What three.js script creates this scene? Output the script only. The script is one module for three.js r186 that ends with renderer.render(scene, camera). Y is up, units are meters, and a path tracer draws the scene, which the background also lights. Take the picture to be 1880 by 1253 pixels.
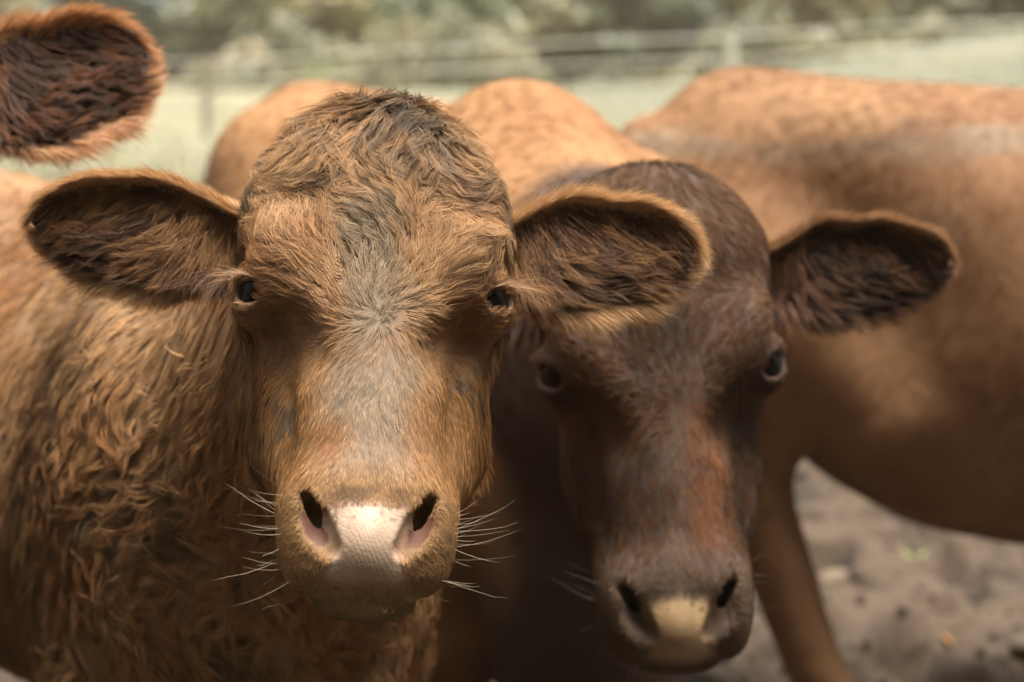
import * as THREE from 'three';

// ---------------------------------------------------------------- camera, sky, sun, exposure
const camera = new THREE.PerspectiveCamera(19.45, 1880 / 1253, 0.1, 1500);
camera.position.set(0, 1.32, 0);
camera.rotation.set(-8.5 * Math.PI / 180, 0, 0);
camera.focus = 1.76;
camera.userData.fStop = 3.7;

const scene = new THREE.Scene();
const renderer = new THREE.WebGLRenderer({ antialias: true });
renderer.toneMapping = THREE.LinearToneMapping;
renderer.toneMappingExposure = 2.45;
renderer.shadowMap.enabled = true;

// small deterministic noise kit
let seed = 12345;
function rnd() { seed = (seed * 1664525 + 1013904223) >>> 0; return seed / 4294967296; }
const rr = (a, b) => a + (b - a) * rnd();
const gauss = () => (rnd() + rnd() + rnd() + rnd() - 2) * 1.2;
const cl = (x, a = 0, b = 1) => x < a ? a : x > b ? b : x;
const ss = (a, b, x) => { const t = cl((x - a) / (b - a)); return t * t * (3 - 2 * t); };
const lerp = (a, b, t) => a + (b - a) * t;
function hash3(x, y, z) {
  let h = Math.imul(x, 374761393) ^ Math.imul(y, 668265263) ^ Math.imul(z, 2147483647 ^ 1013);
  h = Math.imul(h ^ (h >>> 13), 1274126177); h ^= h >>> 16;
  return (h >>> 0) / 4294967296;
}
function vn(x, y, z) {
  const X = Math.floor(x), Y = Math.floor(y), Z = Math.floor(z);
  let u = x - X, v = y - Y, w = z - Z; u = u * u * (3 - 2 * u); v = v * v * (3 - 2 * v); w = w * w * (3 - 2 * w);
  const a = lerp(lerp(hash3(X, Y, Z), hash3(X + 1, Y, Z), u), lerp(hash3(X, Y + 1, Z), hash3(X + 1, Y + 1, Z), u), v);
  const b = lerp(lerp(hash3(X, Y, Z + 1), hash3(X + 1, Y, Z + 1), u), lerp(hash3(X, Y + 1, Z + 1), hash3(X + 1, Y + 1, Z + 1), u), v);
  return lerp(a, b, w);
}
const fbm = (x, y, z, o = 3) => { let s = 0, a = 0.5, t = 0; for (let i = 0; i < o; i++) { s += a * vn(x, y, z); t += a; a *= 0.5; x = x * 2.03 + 7.1; y = y * 2.03 + 3.3; z = z * 2.03 + 5.7; } return s / t; };

// bright, thinly clouded sky
{
  const W = 256, H = 128, d = new Float32Array(W * H * 4);
  for (let j = 0; j < H; j++) for (let i = 0; i < W; i++) {
    const el = ((j + 0.5) / H - 0.5) * Math.PI, az = (i + 0.5) / W * 2 * Math.PI;
    const x = Math.cos(el) * Math.cos(az), y = Math.sin(el), z = Math.cos(el) * Math.sin(az);
    const c = ss(0.3, 0.7, fbm(x * 2.2 + 4, y * 3.5, z * 2.2, 4));
    const up = Math.max(0, y);
    const k = 0.9 * (0.13 + 0.85 * Math.pow(up, 1.35)) * (0.88 + 0.2 * c);
    const o = (j * W + i) * 4;
    d[o] = k * lerp(0.98, 1.03, c); d[o + 1] = k * lerp(0.98, 0.99, c); d[o + 2] = k * lerp(0.98, 0.93, c); d[o + 3] = 1;
  }
  const t = new THREE.DataTexture(d, W, H, THREE.RGBAFormat, THREE.FloatType);
  t.mapping = THREE.EquirectangularReflectionMapping; t.magFilter = t.minFilter = THREE.LinearFilter; t.wrapS = THREE.RepeatWrapping; t.needsUpdate = true;
  scene.background = t; scene.environment = t;
}
const sun = new THREE.DirectionalLight(new THREE.Color(1, 0.95, 0.87), 5.0);
sun.position.set(2.0, 12.6, -2.1); sun.target.position.set(0, 0.8, -2.8);
sun.castShadow = true; sun.shadow.radius = 58; sun.shadow.mapSize.set(2048, 2048);
Object.assign(sun.shadow.camera, { left: -8, right: 8, top: 8, bottom: -8, near: 0.5, far: 60 });
scene.add(sun, sun.target);

// ---------------------------------------------------------------- helpers
const V3 = THREE.Vector3;
const used = {};
function numbered(n) { const k = used[n] = (used[n] ?? -1) + 1; return k ? n + '_' + String(k).padStart(3, '0') : n; }
function shadowed(m) { m.castShadow = m.receiveShadow = true; return m; }
function part(name, geo, mat, parent, kind) { const m = shadowed(new THREE.Mesh(geo, mat)); m.name = name; if (kind) m.userData.kind = kind; parent.add(m); return m; }
function thing(name, label, category, pos = [0, 0, 0], turn = 0, group) {
  const g = new THREE.Group(); g.name = numbered(name); g.position.set(...pos); g.rotation.y = turn; g.userData = { label, category };
  if (group) g.userData.group = group; scene.add(g); g.updateMatrixWorld(true); return g;
}
function structure(name, geo, mat) { const m = shadowed(new THREE.Mesh(geo, mat)); m.name = name; m.userData.kind = 'structure'; scene.add(m); return m; }
const D2R = Math.PI / 180;

// ---------------------------------------------------------------- signed distance shapes, meshed by surface nets
const smin = (a, b, k) => { const h = Math.max(k - Math.abs(a - b), 0) / k; return Math.min(a, b) - h * h * k * 0.25; };
const smax = (a, b, k) => -smin(-a, -b, k);
function ell(c, r, e) {                                    // ellipsoid, optional Euler turn
  let m = null;
  if (e && e.x) { const f = e; m = [f.x.x, f.y.x, f.z.x, 0, f.x.y, f.y.y, f.z.y, 0, f.x.z, f.y.z, f.z.z]; }
  else if (e) { const q = new THREE.Matrix4().makeRotationFromEuler(new THREE.Euler(...e)).transpose().elements; m = q; }
  const [cx, cy, cz] = c, [rx, ry, rz] = r;
  return (x, y, z) => {
    x -= cx; y -= cy; z -= cz;
    if (m) { const a = m[0] * x + m[4] * y + m[8] * z, b = m[1] * x + m[5] * y + m[9] * z; z = m[2] * x + m[6] * y + m[10] * z; x = a; y = b; }
    const ax = x / rx, ay = y / ry, az = z / rz, k0 = Math.sqrt(ax * ax + ay * ay + az * az) + 1e-9;
    const bx = ax / rx, by = ay / ry, bz = az / rz, k1 = Math.sqrt(bx * bx + by * by + bz * bz) + 1e-9;
    return k0 * (k0 - 1) / k1;
  };
}
function rc(a, b, ra, rb) {                                // tapered capsule
  const [ax, ay, az] = a, ux = b[0] - ax, uy = b[1] - ay, uz = b[2] - az, uu = ux * ux + uy * uy + uz * uz, dr = rb - ra;
  return (x, y, z) => {
    x -= ax; y -= ay; z -= az;
    let h = (x * ux + y * uy + z * uz) / uu; h = h < 0 ? 0 : h > 1 ? 1 : h;
    x -= ux * h; y -= uy * h; z -= uz * h;
    return Math.sqrt(x * x + y * y + z * z) - ra - dr * h;
  };
}
function rbox(c, h, r, e) {                                // box with round edges
  const q = e ? new THREE.Matrix4().makeRotationFromEuler(new THREE.Euler(...e)).transpose().elements : null, [cx, cy, cz] = c;
  return (x, y, z) => {
    x -= cx; y -= cy; z -= cz;
    if (q) { const a = q[0] * x + q[4] * y + q[8] * z, b = q[1] * x + q[5] * y + q[9] * z; z = q[2] * x + q[6] * y + q[10] * z; x = a; y = b; }
    const ax = Math.abs(x) - h[0], ay = Math.abs(y) - h[1], az = Math.abs(z) - h[2], mx = Math.max(ax, 0), my = Math.max(ay, 0), mz = Math.max(az, 0);
    return Math.sqrt(mx * mx + my * my + mz * mz) + Math.min(0, Math.max(ax, ay, az)) - r;
  };
}
class Sdf {
  constructor() { this.u = []; this.s = []; }
  add(f, k = 0.03) { this.u.push([f, k]); return this; }
  pair(make, k) { this.add(make(1), k); this.add(make(-1), k); return this; }
  cut(f, k = 0.006) { this.s.push([f, k]); return this; }
  cutPair(make, k) { this.cut(make(1), k); this.cut(make(-1), k); return this; }
  fn() {
    const u = this.u, s = this.s;
    return (x, y, z) => {
      let d = u[0][0](x, y, z);
      for (let i = 1; i < u.length; i++) d = smin(d, u[i][0](x, y, z), u[i][1]);
      for (let i = 0; i < s.length; i++) d = smax(d, -s[i][0](x, y, z), s[i][1]);
      return d;
    };
  }
}
function nets(f, lo, hi, h) {
  const n = [0, 1, 2].map(i => Math.ceil((hi[i] - lo[i]) / h) + 1), [nx, ny, nz] = n;
  const g = new Float32Array(nx * ny * nz).fill(9), B = 8, reach = B * h * 0.87 * 1.7;
  for (let k = 0; k < nz; k += B) for (let j = 0; j < ny; j += B) for (let i = 0; i < nx; i += B) {
    const c = f(lo[0] + (i + B / 2) * h, lo[1] + (j + B / 2) * h, lo[2] + (k + B / 2) * h), far = Math.abs(c) > reach;
    for (let c2 = k; c2 < Math.min(nz, k + B); c2++) for (let b2 = j; b2 < Math.min(ny, j + B); b2++) for (let a2 = i; a2 < Math.min(nx, i + B); a2++)
      g[(c2 * ny + b2) * nx + a2] = far ? c : f(lo[0] + a2 * h, lo[1] + b2 * h, lo[2] + c2 * h);
  }
  const id = new Int32Array(nx * ny * nz).fill(-1), P = [], I = [];
  const co = [0, 1, nx, nx + 1, nx * ny, nx * ny + 1, nx * ny + nx, nx * ny + nx + 1];
  const ed = [[0, 1], [2, 3], [4, 5], [6, 7], [0, 2], [1, 3], [4, 6], [5, 7], [0, 4], [1, 5], [2, 6], [3, 7]];
  for (let k = 0; k < nz - 1; k++) for (let j = 0; j < ny - 1; j++) for (let i = 0; i < nx - 1; i++) {
    const o = (k * ny + j) * nx + i; let m = 0;
    for (let q = 0; q < 8; q++) if (g[o + co[q]] < 0) m |= 1 << q;
    if (m === 0 || m === 255) continue;
    let x = 0, y = 0, z = 0, c = 0;
    for (const [a, b] of ed) {
      const va = g[o + co[a]], vb = g[o + co[b]]; if ((va < 0) === (vb < 0)) continue;
      const t = va / (va - vb);
      x += (a & 1) + ((b & 1) - (a & 1)) * t; y += ((a >> 1) & 1) + (((b >> 1) & 1) - ((a >> 1) & 1)) * t; z += (a >> 2) + ((b >> 2) - (a >> 2)) * t; c++;
    }
    id[o] = P.length / 3; P.push(lo[0] + (i + x / c) * h, lo[1] + (j + y / c) * h, lo[2] + (k + z / c) * h);
  }
  const quad = (a, b, c, d, flip) => { if (a < 0 || b < 0 || c < 0 || d < 0) return; if (flip) I.push(a, c, b, a, d, c); else I.push(a, b, c, a, c, d); };
  for (let k = 1; k < nz - 1; k++) for (let j = 1; j < ny - 1; j++) for (let i = 1; i < nx - 1; i++) {
    const o = (k * ny + j) * nx + i, s = g[o] < 0;
    if (s !== g[o + 1] < 0) quad(id[o], id[o - nx], id[o - nx - nx * ny], id[o - nx * ny], s);
    if (s !== g[o + nx] < 0) quad(id[o], id[o - nx * ny], id[o - nx * ny - 1], id[o - 1], s);
    if (s !== g[o + nx * ny] < 0) quad(id[o], id[o - 1], id[o - 1 - nx], id[o - nx], s);
  }
  const N = new Float32Array(P.length), e = h * 0.7;
  for (let v = 0; v < P.length; v += 3) {
    const [x, y, z] = [P[v], P[v + 1], P[v + 2]];
    const a = f(x + e, y, z) - f(x - e, y, z), b = f(x, y + e, z) - f(x, y - e, z), c = f(x, y, z + e) - f(x, y, z - e), l = Math.hypot(a, b, c) || 1;
    N[v] = a / l; N[v + 1] = b / l; N[v + 2] = c / l;
  }
  return { P: new Float32Array(P), N, I: new Uint32Array(I) };
}
// check of winding: make triangles agree with their normals
function orient(m) {
  const { P, N, I } = m;
  for (let t = 0; t < I.length; t += 3) {
    const a = I[t] * 3, b = I[t + 1] * 3, c = I[t + 2] * 3;
    const ux = P[b] - P[a], uy = P[b + 1] - P[a + 1], uz = P[b + 2] - P[a + 2], vx = P[c] - P[a], vy = P[c + 1] - P[a + 1], vz = P[c + 2] - P[a + 2];
    if ((uy * vz - uz * vy) * N[a] + (uz * vx - ux * vz) * N[a + 1] + (ux * vy - uy * vx) * N[a + 2] < 0) { const q = I[t + 1]; I[t + 1] = I[t + 2]; I[t + 2] = q; }
  }
  return m;
}
function toGeo(m, color, uv, keep) {
  const g = new THREE.BufferGeometry(), n = m.P.length / 3;
  g.setAttribute('position', new THREE.BufferAttribute(m.P.slice(), 3)); g.setAttribute('normal', new THREE.BufferAttribute(m.N.slice(), 3));
  const C = new Float32Array(n * 3), U = new Float32Array(n * 2);
  for (let i = 0; i < n; i++) {
    const x = m.P[i * 3], y = m.P[i * 3 + 1], z = m.P[i * 3 + 2], c = color(x, y, z, m.N[i * 3], m.N[i * 3 + 1], m.N[i * 3 + 2]);
    C[i * 3] = c[0]; C[i * 3 + 1] = c[1]; C[i * 3 + 2] = c[2];
    const w = uv ? uv(x, y, z) : [(z + 0.35 * y) * 2.6, (y + x) * 2.6]; U[i * 2] = w[0]; U[i * 2 + 1] = w[1];
  }
  g.setAttribute('color', new THREE.BufferAttribute(C, 3)); g.setAttribute('uv', new THREE.BufferAttribute(U, 2));
  let I = m.I;
  if (keep) { const k = []; for (let t = 0; t < I.length; t += 3) { const a = I[t] * 3, b = I[t + 1] * 3, c = I[t + 2] * 3; if (keep((m.P[a] + m.P[b] + m.P[c]) / 3, (m.P[a + 1] + m.P[b + 1] + m.P[c + 1]) / 3, (m.P[a + 2] + m.P[b + 2] + m.P[c + 2]) / 3)) k.push(I[t], I[t + 1], I[t + 2]); } I = new Uint32Array(k); }
  g.setIndex(new THREE.BufferAttribute(I, 1));
  return g;
}
function merge2(a, b) {                                    // two indexed geometries with the same attributes
  const g = new THREE.BufferGeometry(), na = a.attributes.position.count;
  for (const k of ['position', 'normal', 'color', 'uv']) {
    const A = a.attributes[k].array, Bq = b.attributes[k].array, o = new Float32Array(A.length + Bq.length); o.set(A); o.set(Bq, A.length);
    g.setAttribute(k, new THREE.BufferAttribute(o, a.attributes[k].itemSize));
  }
  const I = new Uint32Array(a.index.count + b.index.count); I.set(a.index.array); for (let i = 0; i < b.index.count; i++) I[a.index.count + i] = b.index.array[i] + na;
  g.setIndex(new THREE.BufferAttribute(I, 1)); return g;
}

// ---------------------------------------------------------------- hair: real tapered strands, grown in locks
class Fur {
  constructor(cap) { this.P = new Float32Array(cap * 27); this.N = new Float32Array(cap * 27); this.C = new Float32Array(cap * 27); this.I = new Uint32Array(cap * 21); this.v = 0; this.i = 0; this.cap = cap; this.n = 0; }
  strand(pts, nrm, width, c) {                             // pts: array of [x,y,z], last is the tip
    if (this.n++ >= this.cap) return;
    const { P, N, C, I } = this, L = pts.length, v0 = this.v;
    const jx = gauss() * 0.55, jy = gauss() * 0.55, jz = gauss() * 0.55;
    for (let j = 0; j < L; j++) {
      const p = pts[j], q = pts[Math.min(L - 1, j + 1)], r = pts[Math.max(0, j - 1)];
      let tx = q[0] - r[0], ty = q[1] - r[1], tz = q[2] - r[2]; const tl = Math.hypot(tx, ty, tz) || 1; tx /= tl; ty /= tl; tz /= tl;
      let nx = nrm[0] + jx, ny = nrm[1] + jy, nz = nrm[2] + jz; const d = nx * tx + ny * ty + nz * tz; nx -= d * tx; ny -= d * ty; nz -= d * tz;
      const nl = Math.hypot(nx, ny, nz) || 1; nx /= nl; ny /= nl; nz /= nl;
      const sx = ty * nz - tz * ny, sy = tz * nx - tx * nz, sz = tx * ny - ty * nx;
      const tip = j === L - 1, w = width * 0.5 * (1 - 0.75 * Math.pow(j / (L - 1), 1.6));
      for (let k = tip ? 0 : -1; k <= 1; k += 2) {
        const o = this.v * 3, ww = tip ? 0 : k * w;
        P[o] = p[0] + sx * ww; P[o + 1] = p[1] + sy * ww; P[o + 2] = p[2] + sz * ww;
        const ax = nx + sx * k * 0.5 * !tip, ay = ny + sy * k * 0.5 * !tip, az = nz + sz * k * 0.5 * !tip, al = Math.hypot(ax, ay, az);
        N[o] = ax / al; N[o + 1] = ay / al; N[o + 2] = az / al;
        C[o] = c[0]; C[o + 1] = c[1]; C[o + 2] = c[2];
        this.v++;
        if (tip) break;
      }
    }
    for (let j = 0; j < L - 2; j++) { const a = v0 + j * 2; I[this.i++] = a; I[this.i++] = a + 1; I[this.i++] = a + 2; I[this.i++] = a + 1; I[this.i++] = a + 3; I[this.i++] = a + 2; }
    const a = v0 + (L - 2) * 2; I[this.i++] = a; I[this.i++] = a + 1; I[this.i++] = a + 2;
  }
  // one lock: root p, normal n, direction t along the skin
  lock(p, n, t, o) {
    const seg = o.seg ?? 3, L = o.len, gd = [[0, 0, 0]];
    // side vector
    let d = t[0] * n[0] + t[1] * n[1] + t[2] * n[2], tx = t[0] - d * n[0], ty = t[1] - d * n[1], tz = t[2] - d * n[2]; const tl = Math.hypot(tx, ty, tz) || 1; tx /= tl; ty /= tl; tz /= tl;
    const sx = n[1] * tz - n[2] * ty, sy = n[2] * tx - n[0] * tz, sz = n[0] * ty - n[1] * tx;
    const ph = o.phase ?? rnd() * 6.28, fq = o.freq ?? 3, ca = o.curl ?? 0;
    let gx = 0, gy = 0, gz = 0;
    for (let j = 0; j < seg; j++) {
      const u = (j + 0.5) / seg, e = (o.lift ?? 0.4) * (1 - (o.lay ?? 1.3) * u), a = ca * Math.sin(ph + fq * u), st = L / seg;
      const ce = Math.cos(e) * st, se = Math.sin(e) * st, c = Math.cos(a) * ce, s = Math.sin(a) * ce;
      gx += tx * c + sx * s + n[0] * se; gy += ty * c + sy * s + n[1] * se - (o.drop ?? 0) * st * u; gz += tz * c + sz * s + n[2] * se;
      if (o.sdf) { const q = o.sdf(p[0] + gx, p[1] + gy, p[2] + gz), m = 0.0008 + (o.rise ?? 0.0); if (q < m) { gx += n[0] * (m - q); gy += n[1] * (m - q); gz += n[2] * (m - q); } }
      gd.push([gx, gy, gz]);
    }
    const k = o.count, R = o.radius, cf = o.clump ?? 0.7;
    for (let s = 0; s < k; s++) {
      const a = rnd() * 6.283, q = Math.sqrt(rnd()) * R, ox = (tx * Math.cos(a) + sx * Math.sin(a)) * q, oy = (ty * Math.cos(a) + sy * Math.sin(a)) * q, oz = (tz * Math.cos(a) + sz * Math.sin(a)) * q;
      let bx = p[0] + ox, by = p[1] + oy, bz = p[2] + oz;
      if (o.sdf) { const e = o.sdf(bx, by, bz); bx -= n[0] * (e + 0.0005); by -= n[1] * (e + 0.0005); bz -= n[2] * (e + 0.0005); }
      const lj = rr(0.7, 1.12), fr = L * (o.fray ?? 0.06), fx = gauss() * fr, fy = gauss() * fr, fz = gauss() * fr, pts = [];
      for (let j = 0; j <= seg; j++) { const u = j / seg, w = cf * u, uu = u * u; pts.push([bx + gd[j][0] * lj - ox * w + fx * uu, by + gd[j][1] * lj - oy * w + fy * uu, bz + gd[j][2] * lj - oz * w + fz * uu]); }
      this.strand(pts, n, o.width * rr(0.7, 1.3), o.color(s));
    }
  }
  geometry(M) {
    const g = new THREE.BufferGeometry();
    g.setAttribute('position', new THREE.BufferAttribute(this.P.slice(0, this.v * 3), 3)); g.setAttribute('normal', new THREE.BufferAttribute(this.N.slice(0, this.v * 3), 3)); g.setAttribute('color', new THREE.BufferAttribute(this.C.slice(0, this.v * 3), 3));
    g.setIndex(new THREE.BufferAttribute(this.I.slice(0, this.i), 1));
    if (M) g.applyMatrix4(M);
    return g;
  }
}
// area-weighted root positions on a mesh, thinned by a density function
function scatter(m, count, density, cb) {
  const nt = m.I.length / 3, cum = new Float64Array(nt); let A = 0;
  for (let t = 0; t < nt; t++) {
    const a = m.I[t * 3] * 3, b = m.I[t * 3 + 1] * 3, c = m.I[t * 3 + 2] * 3, P = m.P;
    const ux = P[b] - P[a], uy = P[b + 1] - P[a + 1], uz = P[b + 2] - P[a + 2], vx = P[c] - P[a], vy = P[c + 1] - P[a + 1], vz = P[c + 2] - P[a + 2];
    A += Math.hypot(uy * vz - uz * vy, uz * vx - ux * vz, ux * vy - uy * vx) * 0.5 * density(P[a], P[a + 1], P[a + 2], m.N[a], m.N[a + 1], m.N[a + 2]); cum[t] = A;
  }
  for (let i = 0; i < count; i++) {
    const r = (i + rnd()) / count * A; let lo = 0, hi = nt - 1; while (lo < hi) { const q = (lo + hi) >> 1; if (cum[q] < r) lo = q + 1; else hi = q; }
    let u = rnd(), v = rnd(); if (u + v > 1) { u = 1 - u; v = 1 - v; }
    const a = m.I[lo * 3] * 3, b = m.I[lo * 3 + 1] * 3, c = m.I[lo * 3 + 2] * 3, w = 1 - u - v, P = m.P, N = m.N;
    const n = [N[a] * w + N[b] * u + N[c] * v, N[a + 1] * w + N[b + 1] * u + N[c + 1] * v, N[a + 2] * w + N[b + 2] * u + N[c + 2] * v], l = Math.hypot(...n) || 1;
    cb([P[a] * w + P[b] * u + P[c] * v, P[a + 1] * w + P[b + 1] * u + P[c + 1] * v, P[a + 2] * w + P[b + 2] * u + P[c + 2] * v], [n[0] / l, n[1] / l, n[2] / l]);
  }
}
const mix3 = (a, b, t) => [lerp(a[0], b[0], t), lerp(a[1], b[1], t), lerp(a[2], b[2], t)];
const mul3 = (a, k) => [a[0] * k, a[1] * k, a[2] * k];

//@@MATERIALS
function bumpTex(size, f) {
  const d = new Uint8Array(size * size * 4);
  for (let j = 0; j < size; j++) for (let i = 0; i < size; i++) { const v = cl(f(i / size, j / size)) * 255, o = (j * size + i) * 4; d[o] = d[o + 1] = d[o + 2] = v; d[o + 3] = 255; }
  const t = new THREE.DataTexture(d, size, size); t.magFilter = t.minFilter = THREE.LinearFilter; t.wrapS = t.wrapT = THREE.RepeatWrapping; t.needsUpdate = true; return t;
}
function worley(x, y, n) {                                  // repeating cells, distance to the nearest point
  const X = Math.floor(x * n), Y = Math.floor(y * n); let b = 9;
  for (let j = -1; j <= 1; j++) for (let i = -1; i <= 1; i++) { const cx = ((X + i) % n + n) % n, cy = ((Y + j) % n + n) % n, px = X + i + hash3(cx, cy, 3), py = Y + j + hash3(cx, cy, 8); b = Math.min(b, Math.hypot(px - x * n, py - y * n)); }
  return b;
}
const padBump = bumpTex(512, (x, y) => 0.5 * (1 - worley(x, y, 40)) + 0.2 * (1 - worley(x, y, 90)) + 0.3 * Math.abs(Math.sin(14 * Math.sin(6.2832 * x) + 25 * y * 6.2832 / 6.2832 * 6.2832 / 4)));
const K = new THREE.Color(0.6, 0.6, 0.6);
const coatBump = bumpTex(512, (x, y) => { const w = 0.010 * Math.sin(y * 12.566) + 0.004 * Math.sin(y * 31.416 + x * 12.566); const f = (n, m, k) => { const X = (((x + w) % 1 + 1) % 1) * n, Y = y * m, i = Math.floor(X), j = Math.floor(Y), u = X - i, v = Y - j, h = (a, b) => hash3(((a % n) + n) % n, ((b % m) + m) % m, k), q = v * v * (3 - 2 * v), p = u * u * (3 - 2 * u); return lerp(lerp(h(i, j), h(i + 1, j), p), lerp(h(i, j + 1), h(i + 1, j + 1), p), q); }; return 0.55 * f(96, 12, 1) + 0.45 * f(180, 26, 2); });
const M = {
  hair: new THREE.MeshPhysicalMaterial({ color: K, vertexColors: true, roughness: 0.62, side: THREE.DoubleSide, specularIntensity: 0.3 }),
  sleekHair: new THREE.MeshPhysicalMaterial({ color: K, vertexColors: true, roughness: 0.6, side: THREE.DoubleSide, specularIntensity: 0.3, specularColor: new THREE.Color(1, 0.82, 0.64) }),
  rim: new THREE.MeshPhysicalMaterial({ color: 0xf4f4f4, vertexColors: true, roughness: 0.9, side: THREE.DoubleSide, transmission: 0.5, thickness: 0 }),
  skin: new THREE.MeshStandardMaterial({ color: K, vertexColors: true, roughness: 0.75 }),
  shortCoat: new THREE.MeshStandardMaterial({ color: K, vertexColors: true, roughness: 0.85, bumpMap: coatBump, bumpScale: 0.0018 }),
  pad: new THREE.MeshPhysicalMaterial({ color: K, vertexColors: true, roughness: 0.58, clearcoat: 0.07, clearcoatRoughness: 0.22, bumpMap: padBump, bumpScale: 0.00036 }),
  eye: new THREE.MeshPhysicalMaterial({ color: new THREE.Color(0.004, 0.003, 0.0025), roughness: 0.04, ior: 1.37, specularIntensity: 0.3 }),
  whisker: new THREE.MeshStandardMaterial({ color: new THREE.Color(0.62, 0.5, 0.34), roughness: 0.4 }),
};
M.padDull = M.pad.clone(); M.padDull.roughness = 0.5; M.padDull.clearcoat = 0.3;

// ---------------------------------------------------------------- the head, in its own axes: x to the viewer's right, y up the face, z out of the face
function headSdf(o) {
  const s = new Sdf(), lw = o.jawWide ?? 1;
  s.add(ell([0, 0.080, -0.035], [0.119, 0.112, 0.094]), 0.03);
  s.pair(m => ell([m * 0.052, 0.108, -0.040], [0.065, 0.072, 0.090]), 0.03);
  s.add(ell([0, 0.157, -0.03], [0.054, 0.042, 0.060]), 0.06);
  s.pair(m => ell([m * 0.073, 0.010, 0.023], [0.037, 0.062, 0.046], [0, 0, -m * 0.45]), 0.032);           // brows
  s.add(rc([0, 0.03, 0.004], [0, -0.19, 0.034], 0.062, 0.040), 0.04);
  s.pair(m => rc([m * 0.024, -0.04, 0.018], [m * 0.030, -0.19, 0.026], 0.040, 0.034), 0.03);             // nose bridge
  s.pair(m => rc([m * 0.080 * lw, 0.03, -0.085], [m * 0.060 * lw, -0.11, -0.075], 0.046, 0.041), 0.04);  // jaw
  s.pair(m => rc([m * 0.060 * lw, -0.11, -0.075], [m * 0.038, -0.225, -0.015], 0.042, 0.034), 0.04);
  s.pair(m => rc([m * 0.086, -0.020, -0.018], [m * 0.056, -0.150, -0.030], 0.026, 0.032), 0.026);        // cheek below the eye
  // muzzle
  s.add(rbox([0, -0.240, 0.020], [0.041, 0.022, 0.020], 0.027, [0.35, 0, 0]), 0.04);
  s.pair(m => ell([m * 0.0465, -0.244, 0.028], [0.028, 0.040, 0.041], [0.3, 0, 0]), 0.016);
  s.add(ell([0, -0.254, 0.020], [0.047, 0.050, 0.065]), 0.014);                            // nose pad block
  s.add(ell([0, -0.2925, 0.010], [0.044, 0.0150, 0.042]), 0.002);                                      // lower lip
  // eye lids
  s.pair(m => ell([m * EYE[0], EYE[1], EYE[2]], [0.0330, 0.0330, 0.0330]), 0.012);
  s.pair(m => rc([m * 0.086, 0.012, 0.044], [m * 0.119, 0.010, 0.006], 0.0125, 0.0115), 0.008);            // heavy upper lid
  s.cutPair(m => rc([m * 0.090, -0.056, 0.044], [m * 0.066, -0.076, 0.060], 0.015, 0.017), 0.030);      // fold under the brow
  // nostrils: a shallow scoop and a deep slit along the pad
  s.cutPair(m => ell([m * 0.0440, -0.250, 0.081], [0.0130, 0.0240, 0.0200], [0.1, 0, -m * 0.48]), 0.007);
  s.cutPair(m => rc([m * 0.0510, -0.221, 0.068], [m * 0.0320, -0.266, 0.072], 0.0076, 0.0095), 0.005);
  s.cutPair(m => rc([m * 0.0475, -0.226, 0.056], [m * 0.0330, -0.255, 0.042], 0.0088, 0.0092), 0.006);
  s.cutPair(m => ell(eyeAt(m, 0.0325), [0.0262, 0.0124, 0.0120], eyeFrame(m)), 0.003);
  return s.fn();
}
const EYE = [0.096, -0.008, 0.012], EYER = 0.0290, EYED = [0.74, -0.06, 0.67];
const eyeAt = (m, d) => [m * (EYE[0] + EYED[0] * d), EYE[1] + EYED[1] * d, EYE[2] + EYED[2] * d];
function eyeFrame(m) {                                       // slit axis, across it, out of the eye
  const z = new V3(m * EYED[0], EYED[1], EYED[2]).normalize(), h = new V3(m * 0.6, 0, -0.8), up = new V3().crossVectors(z, h).normalize(); if (up.y < 0) up.negate();
  const x = h.clone().multiplyScalar(Math.cos(0.42)).addScaledVector(up, Math.sin(0.42)).normalize();
  return { x, y: new V3().crossVectors(z, x).normalize(), z };
}
const eyeOpen = (() => { const f = [1, -1].map(m => ell(eyeAt(m, 0.0325), [0.0256, 0.0118, 0.0130], eyeFrame(m))); return (x, y, z) => Math.min(f[0](x, y, z), f[1](x, y, z)) < 0; })();
function padHalf(v) {                                        // half width of the bare nose skin at height v
  const t = (v + 0.294) / 0.066;
  return t < 0.45 ? lerp(0.037, 0.0265, ss(0.0, 0.45, t)) : lerp(0.0265, 0.0435, ss(0.45, 0.95, t));
}
const padIn = (x, y, z) => z < 0.02 ? -1 : Math.min(padHalf(y) - Math.abs(x), y + 0.2945 - 5 * x * x, -0.2285 - 2 * x * x - y) + 0.0012 * (vn(x * 300, y * 300, 3) - 0.5);   // metres inside the bare skin
const inPad = (x, y, z) => padIn(x, y, z) > 0;
const nosF = [1, -1].map(m => ell([m * 0.0440, -0.248, 0.081], [0.0108, 0.0225, 0.030], [0.1, 0, -m * 0.48]));
const inNostril = (x, y, z) => z > 0.025 && Math.min(nosF[0](x, y, z), nosF[1](x, y, z)) < 0;

const headMeshes = {};
function headMesh(key, o, cell) {
  if (!headMeshes[key]) { const f = headSdf(o); headMeshes[key] = { f, m: orient(nets(f, [-0.17, -0.34, -0.17], [0.17, 0.24, 0.13], cell)) }; }
  return headMeshes[key];
}
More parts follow.
